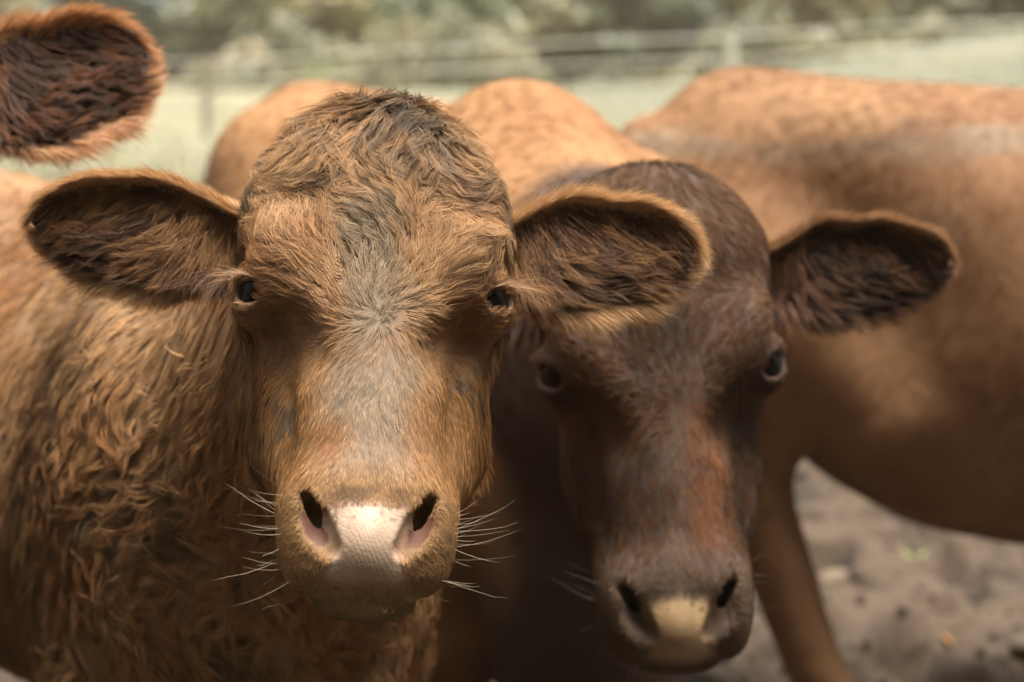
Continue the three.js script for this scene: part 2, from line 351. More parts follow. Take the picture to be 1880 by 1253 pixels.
//@@EAR
// an ear: cupped leaf, open towards e3
function earShape(o) {
  const e1 = new V3(...o.axis).normalize(), e3 = new V3(...o.face); e3.addScaledVector(e1, -e3.dot(e1)).normalize();
  const e2 = new V3().crossVectors(e3, e1).normalize(); if (e2.y < 0) e2.negate();
  const root = new V3(...o.root), L = o.len, W = o.half;
  const wob = s => 1 + 0.03 * Math.sin(s * 9 + o.len * 90) + 0.02 * Math.sin(s * 21 + o.len * 300);
  const half = s => wob(s) * (s < 0.4 ? lerp(0.47, 1, ss(0, 0.4, s)) * W : W * Math.sqrt(Math.max(0, 1 - ((s - 0.4) / 0.6) ** 2.1)));
  const cup = s => lerp(1.15, 0.42, ss(0, 0.7, s));
  const at = (s, a, off = 0) => {
    const w = half(s), c = cup(s), R = w / Math.sin(Math.min(c, 1.5)), th = a * c;
    const fold = 0.010 * Math.sin(a * 3.6 + 1.1 + s * 1.2) * ss(0, 0.3, s) * ss(1, 0.6, s) + 0.006 * Math.sin(s * 7 + a * 2); const sag = (o.sag ?? 0) * s * s, tilt = (o.skew ?? 0) * a * w;
    const p = root.clone().addScaledVector(e1, L * s + tilt).addScaledVector(e2, (R - off) * Math.sin(th) + sag).addScaledVector(e3, R * (1 - Math.cos(th)) + off * Math.cos(th) + (o.curlTip ?? 0) * s * s + fold);
    const n = new V3().addScaledVector(e3, Math.cos(th)).addScaledVector(e2, -Math.sin(th));
    return { p, n };
  };
  return { at, e1, e2, e3, half };
}
function earGeo(sh, col) {
  const NS = 26, NA = 18, P = [], N = [], C = [], U = [], I = [];
  for (const [off, sg] of [[0.0022, 1], [-0.0022, -1]]) {
    const b = P.length / 3;
    for (let i = 0; i <= NS; i++) for (let j = 0; j <= NA; j++) {
      const s = i / NS * 0.998, a = j / NA * 2 - 1, q = sh.at(s, a, off * (1 - Math.abs(a) ** 6)), c = col(s, a, sg);
      P.push(q.p.x, q.p.y, q.p.z); N.push(q.n.x * sg, q.n.y * sg, q.n.z * sg); C.push(...c); U.push(s, a);
    }
    for (let i = 0; i < NS; i++) for (let j = 0; j < NA; j++) { const v = b + i * (NA + 1) + j; I.push(v, v + 1, v + NA + 1, v + 1, v + NA + 2, v + NA + 1); }
  }
  return toGeoRaw(P, N, C, U, I);
}
function toGeoRaw(P, N, C, U, I) {
  const m = orient({ P: new Float32Array(P), N: new Float32Array(N), I: new Uint32Array(I) }), g = new THREE.BufferGeometry();
  g.setAttribute('position', new THREE.BufferAttribute(m.P, 3)); g.setAttribute('normal', new THREE.BufferAttribute(m.N, 3)); g.setAttribute('color', new THREE.BufferAttribute(new Float32Array(C), 3)); g.setAttribute('uv', new THREE.BufferAttribute(new Float32Array(U), 2)); g.setIndex(new THREE.BufferAttribute(m.I, 1)); return g;
}
function makeEar(parent, MH, o, pal, q) {
  const sh = earShape(o), side = Math.sign(o.axis[0]);
  const down = new V3(0, -1, 0).transformDirection(MH.clone().invert());
  const ear = part('ear', earGeo(sh, (s, a, sg) => mul3(sg > 0 ? pal.earIn : pal.earBack, 0.8)).applyMatrix4(MH), M.skin, parent);
  const rim = new Fur(q.rim + 3000), inn = new Fur(q.inside + q.back + 200);
  // fringe all round the edge
  for (let i = 0; i < q.rim; i++) {
    const a0 = rnd() * 2 - 1, edge = rnd(), s = Math.pow(rnd(), 0.75) * 0.995, a = (rnd() < 0.5 ? -1 : 1) * (1 - 0.3 * edge * edge), sg = rnd() < 0.45 ? 1 : -1;
    const g = sh.at(s, a, sg * 0.002), h = sh.at(Math.min(0.998, s + 0.02), a, sg * 0.002), cc = sh.at(s * 0.9, a * 0.75, sg * 0.002);
    const out = g.p.clone().sub(cc.p).normalize().multiplyScalar(1.2).add(h.p.sub(g.p).normalize().multiplyScalar(0.5)).addScaledVector(down, 0.15).addScaledVector(g.n, sg > 0 ? 0.05 : -0.25);
    out.x += gauss() * 0.25; out.y += gauss() * 0.25; out.z += gauss() * 0.25; out.normalize();
    const L = o.rimLen * rr(0.45, 1.3) * (0.75 + 0.5 * vn(s * 14 + a * 3, a * 9, 2)), p = g.p, pts = [0, 1, 2, 3].map(j => { const u = j / 3; return [p.x + out.x * L * u, p.y + out.y * L * u, p.z + out.z * L * u].map((v, k) => v + [down.x, down.y, down.z][k] * L * 0.12 * u * u); });
    rim.strand(pts, [g.n.x * sg, g.n.y * sg, g.n.z * sg], q.width, mul3(mix3(pal.rim, pal.rim2, Math.pow(rnd(), 1.5)), rr(0.8, 1.15)));
  }
  // long hair inside and the hanging curtain at the base
  let left = q.inside;
  while (left > 0) {
    const s = Math.pow(rnd(), 1.15) * 0.9, a = rr(-0.86, 0.86), g = sh.at(s, a, 0.002), base = ss(0.5, 0.05, s);
    const dir = sh.e1.clone().multiplyScalar(0.75 - 0.6 * base).addScaledVector(sh.e2, a > 0 ? -0.45 : 0.1).addScaledVector(down, 0.25 + 0.9 * base).addScaledVector(g.n, 0.25);
    const cnt = 7 + (rnd() * 8 | 0), t = fbm(g.p.x * 45, g.p.y * 45, g.p.z * 45, 2), cc = mix3(pal.earIn, pal.earIn2, cl(ss(0.42, 0.68, t) * 0.8));
    inn.lock([g.p.x, g.p.y, g.p.z], [g.n.x, g.n.y, g.n.z], [dir.x + gauss() * 0.15, dir.y + gauss() * 0.2, dir.z], { len: lerp(0.032, 0.062, base) * rr(0.6, 1.25), lift: 0.75, lay: 1.25, curl: 0.35, count: cnt, radius: 0.0055, clump: 0.88, fray: 0.05, width: q.width * 1.1, color: () => mul3(cc, rr(0.7, 1.3)) });
    left -= cnt;
  }
  left = q.back;
  while (left > 0) {
    const s = rnd() * 0.96, a = rr(-1, 1), g = sh.at(s, a, -0.002), n = g.n.clone().negate(), dir = sh.e1.clone().addScaledVector(down, 0.3), cnt = 8;
    inn.lock([g.p.x, g.p.y, g.p.z], [n.x, n.y, n.z], [dir.x, dir.y, dir.z], { len: 0.016 * rr(0.7, 1.2), lift: 0.4, count: cnt, radius: 0.005, clump: 0.3, fray: 0.08, width: q.width * 1.2, color: () => mul3(pal.earBack, rr(0.75, 1.25)) });
    left -= cnt;
  }
  part('ear_fringe', rim.geometry(MH), M.rim, ear, 'stuff');
  part('ear_hair', inn.geometry(MH), M.hair, ear, 'stuff');
  return ear;
}
//@@BODY
// ---------------------------------------------------------------- the body, in the cow's own axes: z forward, y up; scaled by k
function bodySdf(o, nape, throat) {
  const k = o.scale, S = a => a.map(v => v * k), s = new Sdf(), dr = o.drop ?? 0;
  const E = (c, r, e) => ell(S(c), S(r), e), C = (a, b, ra, rb) => rc(S(a), S(b), ra * k, rb * k);
  const dp = o.deep ?? 0; s.add(E([0, 0.83 - dp, -0.16], [0.315 * (o.wide ?? 1), 0.37 + dp * 0.9, 0.62]), 0.05);
  s.add(E([0, 0.86, 0.34], [0.245, 0.36, 0.34]), 0.12 * k);
  s.add(E([0, 0.98, -0.72], [0.245, 0.25, 0.31]), 0.12 * k);
  const sw = o.sway ?? 0; s.add(C([0, 1.12 - sw, 0.30], [0, 1.12 - sw, -0.40], 0.085, 0.085), 0.14 * k); s.add(C([0, 1.12 - sw, -0.40], [0, 1.14, -0.80], 0.085, 0.085), 0.14 * k);
  s.add(E([0, 1.12, 0.34], [0.095, 0.15, 0.20]), 0.10 * k);
  s.pair(m => E([m * 0.165, 1.10, -0.56], [0.08, 0.09, 0.13]), 0.16 * k);                   // hook bones
  s.pair(m => E([m * 0.12, 0.96, -0.42], [0.15, 0.17, 0.26]), 0.10 * k);                    // flank
  s.pair(m => E([m * 0.09, 1.06, -0.96], [0.06, 0.07, 0.07]), 0.09 * k);                    // pin bones
  s.pair(m => E([m * 0.175, 0.86, 0.45], [0.095, 0.30, 0.165], [0.12, 0, 0]), 0.06 * k);    // shoulders
  s.add(E([0, 0.66, 0.58], [0.13, 0.20, 0.17]), 0.08 * k);                                  // brisket
  if (o.dewlap) s.add(E([0, 0.52, 0.60], [0.16, 0.31, 0.20]), 0.08 * k);
  for (const m of [1, -1]) {                                                                 // legs
    s.add(C([m * 0.17, 0.66, 0.46], [m * 0.155, 0.40, 0.45], 0.095, 0.058), 0.05 * k);
    s.add(C([m * 0.155, 0.40, 0.45], [m * 0.155, 0.12, 0.44], 0.055, 0.040), 0.03 * k);
    s.add(C([m * 0.155, 0.12, 0.44], [m * 0.157, 0.05, 0.47], 0.045, 0.052), 0.02 * k);
    const hs = m < 0 ? (o.step ?? 0) : 0;
    s.add(C([m * 0.17, 0.86, -0.74], [m * 0.19, 0.62, -0.62 + hs * 0.5], 0.17, 0.11), 0.08 * k);
    s.add(C([m * 0.18, 0.80, -0.80 + hs * 0.4], [m * 0.18, 0.47, -0.93 + hs], 0.14, 0.060 * (o.legFat ?? 1)), 0.06 * k);
    s.add(C([m * 0.18, 0.47, -0.93 + hs], [m * 0.175, 0.12, -0.86 + hs * 1.35], 0.058 * (o.legFat ?? 1), 0.044 * (o.legFat ?? 1)), 0.03 * k);
    s.add(C([m * 0.175, 0.12, -0.86 + hs * 1.35], [m * 0.177, 0.05, -0.82 + hs * 1.4], 0.046, 0.053), 0.02 * k);
    s.add(C([m * 0.17, 0.62, -0.46], [m * 0.14, 0.58 - dp * 1.3, -0.32], 0.06, 0.05), 0.10 * k);        // flank fold
  }
  s.add(C([0, 1.12, -0.98], [0, 0.92, -1.06], 0.04, 0.028), 0.04 * k);
  s.add(C([0, 0.92, -1.06], [0, 0.45, -1.04], 0.026, 0.020), 0.02 * k);
  s.add(E([0, 0.34, -1.03], [0.035, 0.12, 0.035]), 0.03 * k);
  // neck
  const w1 = S([0, 1.04, 0.46]), w2 = S([0, 0.80, 0.58]);
  s.add(rc(w1, nape, 0.17 * k, 0.085), 0.10); s.add(rc(w2, throat, 0.16 * k, 0.06), 0.10);
  s.add(rc([0, (w1[1] + w2[1]) / 2, (w1[2] + w2[2]) / 2], nape.map((v, i) => (v + throat[i]) / 2), 0.19 * k, 0.085), 0.10);
  const base = s.fn();
  return (x, y, z) => { const d = base(x, y, z); return Math.abs(d) > 0.09 ? d : d - 0.012 * (fbm(x * 7 + 3, y * 5, z * 7, 2) - 0.5) - 0.007 * (vn(x * 3, y * 4 + 9, z * 22) - 0.5) * ss(-0.6, -0.3, z) * ss(0.4, 0.1, z); };
}
function makeCow(o) {
  const g = thing(o.name ?? 'cow', o.label, 'cow', o.base, o.turn * D2R, 'brown cows standing in the paddock');
  const MG = g.matrixWorld, inv = MG.clone().invert();
  const H = o.head, R = new THREE.Matrix4().makeRotationY(H.yaw * D2R).multiply(new THREE.Matrix4().makeRotationZ(H.roll * D2R)).multiply(new THREE.Matrix4().makeRotationX(-H.tilt * D2R));
  const MH = inv.clone().multiply(new THREE.Matrix4().makeTranslation(...H.at)).multiply(R).multiply(new THREE.Matrix4().makeScale(...H.scale));
  const q = (x, y, z) => new V3(x, y, z).applyMatrix4(MH).toArray();
  const nape = q(0, 0.09, -0.085), throat = q(0, -0.03, -0.09);
  const f = bodySdf(o, nape, throat), k = o.scale;
  const lo = [-0.45 * k, 0.0, -1.15 * k], hi = [0.45 * k, 1.4 * k, 0.75 * k];
  for (const p of [nape, throat]) for (let i = 0; i < 3; i++) { lo[i] = Math.min(lo[i], p[i] - 0.12); hi[i] = Math.max(hi[i], p[i] + 0.12); }
  const bm = orient(nets(f, lo, hi, o.cell));
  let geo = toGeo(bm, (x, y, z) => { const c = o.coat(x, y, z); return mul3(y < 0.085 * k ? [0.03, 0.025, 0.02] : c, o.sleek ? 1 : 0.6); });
  const { f: hf, m: hm } = headMesh(o.headKey, o.headShape ?? {}, o.headCell);
  const inEye = (x, y, z) => Math.hypot(Math.abs(x) - EYE[0], y - EYE[1], z - EYE[2]) < 0.0275;
  const padCol = (x, y, z) => { const n = fbm(x * 90, y * 90, z * 90, 3), sp = ss(0.66, 0.74, vn(x * 260 + 9, y * 260, z * 90)) * ss(-0.258, -0.241, y); return mix3(mix3(mix3(o.pal.pad, o.pal.pad2, ss(0.35, 0.7, n)), o.pal.spot, sp * 0.7), o.pal.padEdge, ss(o.pal.edge, 0.0, padIn(x, y, z) + (n - 0.5) * 0.006)); };
  const skinCol = (x, y, z, nx, ny, nz) => eyeOpen(x, y, z) ? [0.06, 0.034, 0.025] : padIn(x, y, z) > -0.0035 && !inNostril(x, y, z) ? padCol(x, y, z) : inNostril(x, y, z) ? mul3(o.pal.nostril, 0.8 + 0.4 * vn(x * 200, y * 200, z * 200)) : y < -0.288 && z > -0.02 ? o.pal.lip : Math.hypot(Math.abs(x) - 0.116, y + 0.010, z - 0.030) < 0.027 ? mul3(o.pal.lid, 0.8 + 0.4 * vn(x * 240, y * 240, z * 240)) : mul3(o.face(x, y, z), 0.6);
  const headG = toGeo(hm, skinCol, (x, y) => [x * 2.6, y * 2.6], (x, y, z) => !inPad(x, y, z)).applyMatrix4(MH);
  geo = merge2(geo, headG);
  part('body', geo, o.sleek ? M.shortCoat : M.skin, g);
  // bare, wet nose skin
  part('nose_pad', toGeo(hm, padCol, (x, y) => [x * 10, y * 10], inPad).applyMatrix4(MH), o.dullPad ? M.padDull : M.pad, g);
  for (const m of [-1, 1]) { const e = part('eye', new THREE.SphereGeometry(EYER, 32, 24).translate(m * EYE[0], EYE[1], EYE[2]).applyMatrix4(MH), M.eye, g); }
  // ears
  for (const e of o.ears) makeEar(g, MH, e, o.pal, o.earHair);
  // coat of the head
  const fur = new Fur(o.headHair);
  const dens = (x, y, z, nx, ny, nz) => (inPad(x, y, z) || inNostril(x, y, z) || z < -0.13 || eyeOpen(x, y, z)) ? 0 : o.lockDensity(x, y, z) * (padIn(x, y, z) > -0.005 ? 0.45 : 1);
  scatter(hm, o.locks, dens, (p, n) => {
    if (inPad(...p) || inNostril(...p) || eyeOpen(...p)) return;
    const s = o.headStyle(p, n); s.sdf = hf; s.seg = s.seg ?? 3;
    fur.lock(p, n, s.dir, s);
  });
  part('head_coat', fur.geometry(MH), o.sleek ? M.sleekHair : M.hair, g, 'stuff');
  console.log(o.label.slice(0, 24), 'head strands', fur.n, 'cap', o.headHair, 'head tris', hm.I.length / 3, 'body tris', bm.I.length / 3);
  // coat of neck and trunk
  if (o.bodyLocks) {
    const bf = new Fur(o.bodyHair);
    scatter(bm, o.bodyLocks, o.bodyDensity, (p, n) => { const s = o.bodyStyle(p, n); s.seg = s.seg ?? 3; bf.lock(p, n, s.dir, s); });
    part('body_coat', bf.geometry(), M.hair, g, 'stuff');
    console.log('  body strands', bf.n, 'cap', o.bodyHair);
  }
  // eyelashes and whiskers
  const lash = new Fur(400), wh = new Fur(400);
  for (const m of [-1, 1]) for (let i = 0; i < (o.lashes ?? 64); i++) {
    const t = rnd(), a = lerp(-0.9, 0.7, t), L = rr(0.018, 0.036) * (o.lash ?? 1);
    const fr = eyeFrame(m), bq = eyeAt(m, 0.031), al = lerp(-0.014, 0.023, t), ac = 0.0118 * Math.sqrt(Math.max(0, 1 - (al / 0.0265) ** 2)) + 0.002, sy = fr.y.y > 0 ? 1 : -1, b = [bq[0] + fr.x.x * al + fr.y.x * ac * sy, bq[1] + fr.x.y * al + fr.y.y * ac * sy, bq[2] + fr.x.z * al + fr.y.z * ac * sy];
    const d = [m * (0.85 + 0.25 * rnd()), 0.30 - 0.45 * t + gauss() * 0.16, 0.25 - 0.2 * t + gauss() * 0.15];
    const pts = [0, 1, 2, 3].map(j => { const u = j / 3; return [b[0] + d[0] * L * u, b[1] + d[1] * L * u - L * 0.22 * u * u + L * 0.1 * u, b[2] + d[2] * L * u]; });
    lash.strand(pts, [0, 0.5, 0.85], 0.00042, mul3(o.pal.lash, rr(0.7, 1.25)));
  }
  if (lash.n) part('eyelashes', lash.geometry(MH), M.hair, g, 'stuff');
  for (let i = 0; i < o.whiskers; i++) {
    const m = i % 2 ? 1 : -1, v = rr(-0.285, -0.200), ang = rr(0.1, 1.2);
    let x = m * 0.095, z = rr(-0.012, 0.05), y = v, t = 0; while (t++ < 60 && hf(x, y, z) > 0.0) x -= m * 0.002;
    if (t > 58) continue;
    const L = rr(0.022, 0.068) * (rnd() < 0.35 ? 0.5 : 1), d = [m * rr(0.7, 1), (v + 0.238) * 9 + gauss() * 0.32, 0.1 + 0.5 * rnd()], dl = Math.hypot(...d), pts = [];
    for (let j = 0; j < 5; j++) { const u = j / 4; pts.push([x + d[0] / dl * L * u, y + d[1] / dl * L * u + L * 0.18 * u * u * rr(0.6, 1) - L * 0.1 * u, z + d[2] / dl * L * u]); }
    wh.strand(pts, [0, 0, 1], 0.00034, mul3(o.pal.whisker, rr(0.5, 1)));
  }
  for (let i = 0; i < o.whiskers; i++) {                    // short bristles along the lips
    const x = rr(-0.05, 0.05), y = rnd() < 0.5 ? -0.291 : -0.299, z = lerp(0.04, 0.012, Math.abs(x) / 0.05), L = rr(0.008, 0.02);
    wh.strand([0, 1, 2].map(j => [x + x * 4 * L * j / 2, y - L * 0.8 * j / 2, z + L * 0.5 * j / 2]), [0, 0, 1], 0.0005, o.pal.whisker);
  }
  part('whiskers', wh.geometry(MH), M.hair, g, 'stuff');
  return { g, MH };
}
//@@COWS
// ---------------------------------------------------------------- ground: trodden mud near, pasture beyond, rising to the right
function landHeight(x, z) {
  const d = -z;
  let h = 2.6 * ss(0, 22, x) * ss(14, 48, d) + 0.35 * (fbm(x * 0.05 + 3, 0, z * 0.05, 2) - 0.5) * ss(8, 30, d);
  h += ss(60, 160, d) * 5 * (0.5 + 0.5 * fbm(x * 0.01, 4, z * 0.01, 2));
  return h;
}
const mudness = (x, z) => 1 - ss(18, 26, -z + 5 * (fbm(x * 0.3, 2, z * 0.3, 3) - 0.5) + 0.25 * Math.max(0, x)) * 1;
function clod(x, z) {
  const near = ss(16, 7, Math.hypot(x, z)); if (near <= 0) return 0;
  const a = fbm(x * 2.2, 1, z * 2.2, 3) - 0.5, b = Math.abs(fbm(x * 6, 5, z * 6, 3) - 0.5), c = vn(x * 17, 9, z * 17) - 0.5, pock = ss(0.58, 0.78, vn(x * 7 + 20, 3, z * 7));
  return near * (0.13 * a - 0.20 * b * 0.9 + 0.045 * c - 0.085 * pock);
}
{
  const grade = (a, b, fine0, fine1, df) => { const o = []; let s = df; for (let v = fine0; v <= fine1; v += df) o.push(v); for (let v = fine1, q = df; v < b;) { q *= 1.16; v += q; o.push(Math.min(v, b)); } for (let v = fine0, q = df; v > a;) { q *= 1.16; v -= q; o.unshift(Math.max(v, a)); } return o; };
  const xs = grade(-500, 500, -1.2, 2.4, 0.026), zs = grade(-900, 200, -7.6, -2.6, 0.026), nx = xs.length, nz = zs.length;
  const P = new Float32Array(nx * nz * 3), C = new Float32Array(nx * nz * 3), U = new Float32Array(nx * nz * 2), I = new Uint32Array((nx - 1) * (nz - 1) * 6);
  let t = 0;
  for (let j = 0; j < nz; j++) for (let i = 0; i < nx; i++) {
    const x = xs[i], z = zs[j], o = j * nx + i, m = mudness(x, z), n = fbm(x * 1.1, 7, z * 1.1, 3), n2 = fbm(x * 7, 2, z * 7, 3), gn = fbm(x * 0.22, 9, z * 0.22, 3);
    P[o * 3] = x; P[o * 3 + 1] = landHeight(x, z) + clod(x, z); P[o * 3 + 2] = z; U[o * 2] = x; U[o * 2 + 1] = z;
    let mud = mix3([0.062, 0.039, 0.0225], [0.028, 0.0175, 0.0105], ss(0.35, 0.65, n * 0.5 + n2 * 0.5));
    mud = mix3(mud, [0.014, 0.010, 0.007], ss(0.58, 0.70, n2) * 0.8);
    const grass = mix3(mix3([0.19, 0.178, 0.065], [0.29, 0.262, 0.115], ss(0.35, 0.65, gn)), mix3([0.12, 0.122, 0.038], [0.19, 0.178, 0.06], ss(0.35, 0.65, gn)), ss(-1, 5, x));
    const c = mix3(mix3(grass, mix3([0.10, 0.12, 0.045], [0.16, 0.165, 0.065], ss(0.35, 0.65, gn)), ss(60, 75, -z)), mud, m); C[o * 3] = c[0]; C[o * 3 + 1] = c[1]; C[o * 3 + 2] = c[2];
    if (i < nx - 1 && j < nz - 1) { I[t++] = o; I[t++] = o + nx; I[t++] = o + 1; I[t++] = o + 1; I[t++] = o + nx; I[t++] = o + nx + 1; }
  }
  const g = new THREE.BufferGeometry(); g.setAttribute('position', new THREE.BufferAttribute(P, 3)); g.setAttribute('color', new THREE.BufferAttribute(C, 3)); g.setAttribute('uv', new THREE.BufferAttribute(U, 2)); g.setIndex(new THREE.BufferAttribute(I, 1)); g.computeVertexNormals();
  const grit = bumpTex(256, (x, y) => 0.6 * (1 - worley(x, y, 18)) + 0.4 * (1 - worley(x, y, 47)));
  structure('ground', g, new THREE.MeshStandardMaterial({ vertexColors: true, roughness: 0.92, bumpMap: grit, bumpScale: 0.012 }));
}
// crumbs of earth
{
  const g = new THREE.IcosahedronGeometry(1, 1), p = g.attributes.position; for (let i = 0; i < p.count; i++) { const x = p.getX(i), y = p.getY(i), z = p.getZ(i), k = 0.75 + 0.5 * vn(x * 2 + 5, y * 2, z * 2); p.setXYZ(i, x * k, y * k * 0.7, z * k); } g.computeVertexNormals();
  const n = 11000, im = new THREE.InstancedMesh(g, new THREE.MeshStandardMaterial({ color: 0xffffff, roughness: 0.95 }), n), o = new THREE.Object3D(), c = new THREE.Color();
  for (let i = 0; i < n; i++) {
    const x = rr(-2.2, 3.4), z = -2.4 - 6.5 * Math.pow(rnd(), 0.8), s = 0.003 + 0.013 * Math.pow(rnd(), 3.5);
    o.position.set(x, landHeight(x, z) + clod(x, z) + s * 0.25, z); o.rotation.set(rnd() * 6, rnd() * 6, rnd() * 6); o.scale.setScalar(s); o.updateMatrix(); im.setMatrixAt(i, o.matrix);
    const k = rr(0.7, 1.4); im.setColorAt(i, c.setRGB(0.04 * k, 0.027 * k, 0.017 * k));
  }
  im.name = 'mud_crumbs'; im.userData = { kind: 'stuff', label: 'crumbs of dry mud scattered over the trodden ground', category: 'mud' }; shadowed(im); scene.add(im);
}
// pasture grass
{
  const P = [], N = [], I = []; for (let b = 0; b < 5; b++) { const a = b * 1.3, r = 0.02 * b, x = Math.cos(a) * r, z = Math.sin(a) * r, lx = Math.cos(a * 2.1) * 0.35, lz = Math.sin(a * 2.1) * 0.35, v = P.length / 3, dx = Math.sin(a) * 0.05, dz = Math.cos(a) * 0.05; P.push(x - dx, 0, z - dz, x + dx, 0, z + dz, x + lx * 0.5 - dx * 0.7, 0.6, z + lz * 0.5 - dz * 0.7, x + lx * 0.5 + dx * 0.7, 0.6, z + lz * 0.5 + dz * 0.7, x + lx, 1, z + lz); for (let q = 0; q < 5; q++) N.push(0, 1, 0); I.push(v, v + 1, v + 2, v + 1, v + 3, v + 2, v + 2, v + 3, v + 4); }
  const g = new THREE.BufferGeometry(); g.setAttribute('position', new THREE.Float32BufferAttribute(P, 3)); g.setAttribute('normal', new THREE.Float32BufferAttribute(N, 3)); g.setIndex(I);
  const n = 52000, im = new THREE.InstancedMesh(g, new THREE.MeshPhysicalMaterial({ color: 0xffffff, roughness: 0.9, side: THREE.DoubleSide, transmission: 0.3, thickness: 0 }), n), o = new THREE.Object3D(), c = new THREE.Color(); let k = 0;
  while (k < n) {
    const z = -12 - 45 * Math.pow(rnd(), 1.2), x = rr(-0.45, 0.45) * -z + rr(-2, 2); if (rnd() < mudness(x, z) * 0.97) continue;
    const s = rr(0.08, 0.2); o.position.set(x, landHeight(x, z), z); o.rotation.y = rnd() * 6.28; o.scale.set(s * 1.5, s, s * 1.5); o.updateMatrix(); im.setMatrixAt(k, o.matrix);
    const t = fbm(x * 0.22, 9, z * 0.22, 3), q = rr(0.8, 1.25), cc = mix3(mix3([0.18, 0.172, 0.058], [0.30, 0.272, 0.115], ss(0.3, 0.7, t + rr(-0.1, 0.1))), mix3([0.115, 0.118, 0.034], [0.20, 0.185, 0.062], ss(0.3, 0.7, t + rr(-0.1, 0.1))), ss(-1, 5, x)); im.setColorAt(k++, c.setRGB(cc[0] * q, cc[1] * q, cc[2] * q));
  }
  im.name = 'grass'; im.userData = { kind: 'stuff', label: 'pale green pasture grass beyond the trodden mud', category: 'grass' }; shadowed(im); scene.add(im);
}
// ---------------------------------------------------------------- trees and bushes along the field edge
const bark = new THREE.MeshStandardMaterial({ color: new THREE.Color(0.16, 0.12, 0.085), roughness: 0.95 });
const leafMat = new THREE.MeshPhysicalMaterial({ color: 0xffffff, roughness: 0.85, side: THREE.DoubleSide, transmission: 0.5, thickness: 0 });
const leafGeo = (() => { const P = [], I = [], N = []; for (let b = 0; b < 4; b++) { const a = b * 1.57 + 0.4, c = Math.cos(a), s = Math.sin(a), t = 0.3 - 0.25 * (b % 2), v = P.length / 3; P.push(0, 0, 0, c * 0.5 - s * 0.3, t, s * 0.5 + c * 0.3, c * 0.5 + s * 0.3, t + 0.1, s * 0.5 - c * 0.3, c, t * 1.2 - 0.1, s); for (let q = 0; q < 4; q++) N.push(c * 0.3, 0.9, s * 0.3); I.push(v, v + 1, v + 2, v + 1, v + 3, v + 2); } const g = new THREE.BufferGeometry(); g.setAttribute('position', new THREE.Float32BufferAttribute(P, 3)); g.setAttribute('normal', new THREE.Float32BufferAttribute(N, 3)); g.setIndex(I); return g; })();
function limb(pts, r0, r1) { const c = new THREE.CatmullRomCurve3(pts.map(p => new V3(...p))), g = new THREE.TubeGeometry(c, 10, 1, 7), p = g.attributes.position; for (let i = 0; i <= 10; i++) { const q = c.getPointAt(i / 10), r = lerp(r0, r1, i / 10); for (let j = 0; j <= 7; j++) { const k = i * 8 + j; p.setXYZ(k, q.x + (p.getX(k) - q.x) * r, q.y + (p.getY(k) - q.y) * r, q.z + (p.getZ(k) - q.z) * r); } } g.computeVertexNormals(); return g; }
function joined(gs) { let P = [], N = [], I = [], b = 0; for (const g of gs) { P.push(...g.attributes.position.array); N.push(...g.attributes.normal.array); for (const i of g.index.array) I.push(i + b); b += g.attributes.position.count; } const g = new THREE.BufferGeometry(); g.setAttribute('position', new THREE.Float32BufferAttribute(P, 3)); g.setAttribute('normal', new THREE.Float32BufferAttribute(N, 3)); g.setIndex(I); return g; }
function tree(name, label, category, x, z, o) {
  const t = thing(name, label, category, [x, landHeight(x, z) - 0.05, z], 0, o.group), H = o.h, W = o.w, gs = [];
  const trunkTop = H * 0.55, lean = rr(-0.3, 0.3);
  gs.push(limb([[0, -0.2, 0], [lean * 0.3, trunkTop * 0.5, 0.1], [lean, trunkTop, 0]], o.r, o.r * 0.5));
  const tips = [];
  for (let i = 0; i < o.limbs; i++) { const a = rnd() * 6.28, y0 = lerp(o.low, 0.55, rnd()) * H * 0.9, L = W * rr(0.5, 0.95), e = [Math.cos(a) * L + lean * 0.7, y0 + H * rr(0.05, 0.35), Math.sin(a) * L]; gs.push(limb([[lean * y0 / trunkTop * 0.8, y0, 0], [e[0] * 0.5, (y0 + e[1]) / 2 - 0.1, e[2] * 0.5], e], o.r * 0.4, o.r * 0.1)); tips.push(e); }
  part('trunk', joined(gs), bark, t);
  const im = new THREE.InstancedMesh(leafGeo, leafMat, o.leaves), q = new THREE.Object3D(), c = new THREE.Color(), clumps = [];
  for (let i = 0; i < o.clumps; i++) { const a = rnd() * 6.28, v = Math.pow(rnd(), 0.8), yy = lerp(o.low, 1, v), rad = W * Math.sin(Math.PI * cl(lerp(0.22, 0.97, (yy - o.low) / (1 - o.low)))) * Math.sqrt(rr(0.25, 1)); clumps.push([Math.cos(a) * rad + lean * yy, yy * H, Math.sin(a) * rad, W * rr(0.16, 0.34), rr(0.7, 1.3), rnd()]); }
  for (let i = 0; i < o.leaves; i++) {
    const k = clumps[i % clumps.length], u = new V3(gauss(), gauss() * 0.8, gauss()).multiplyScalar(k[3] * 0.62), s = o.leaf * rr(0.6, 1.4);
    q.position.set(k[0] + u.x, Math.max(0.05, k[1] + u.y), k[2] + u.z); q.rotation.set(rr(-0.9, 0.9), rnd() * 6.28, rr(-0.9, 0.9)); q.scale.setScalar(s); q.updateMatrix(); im.setMatrixAt(i, q.matrix);
    const cc = mix3(o.col[0], o.col[1], cl(k[5] + gauss() * 0.15)), b = 1.3 * k[4] * rr(0.75, 1.25); im.setColorAt(i, c.setRGB(cc[0] * b, cc[1] * b, cc[2] * b));
  }
  im.name = 'crown'; im.userData.kind = 'stuff'; shadowed(im); t.add(im); return t;
}
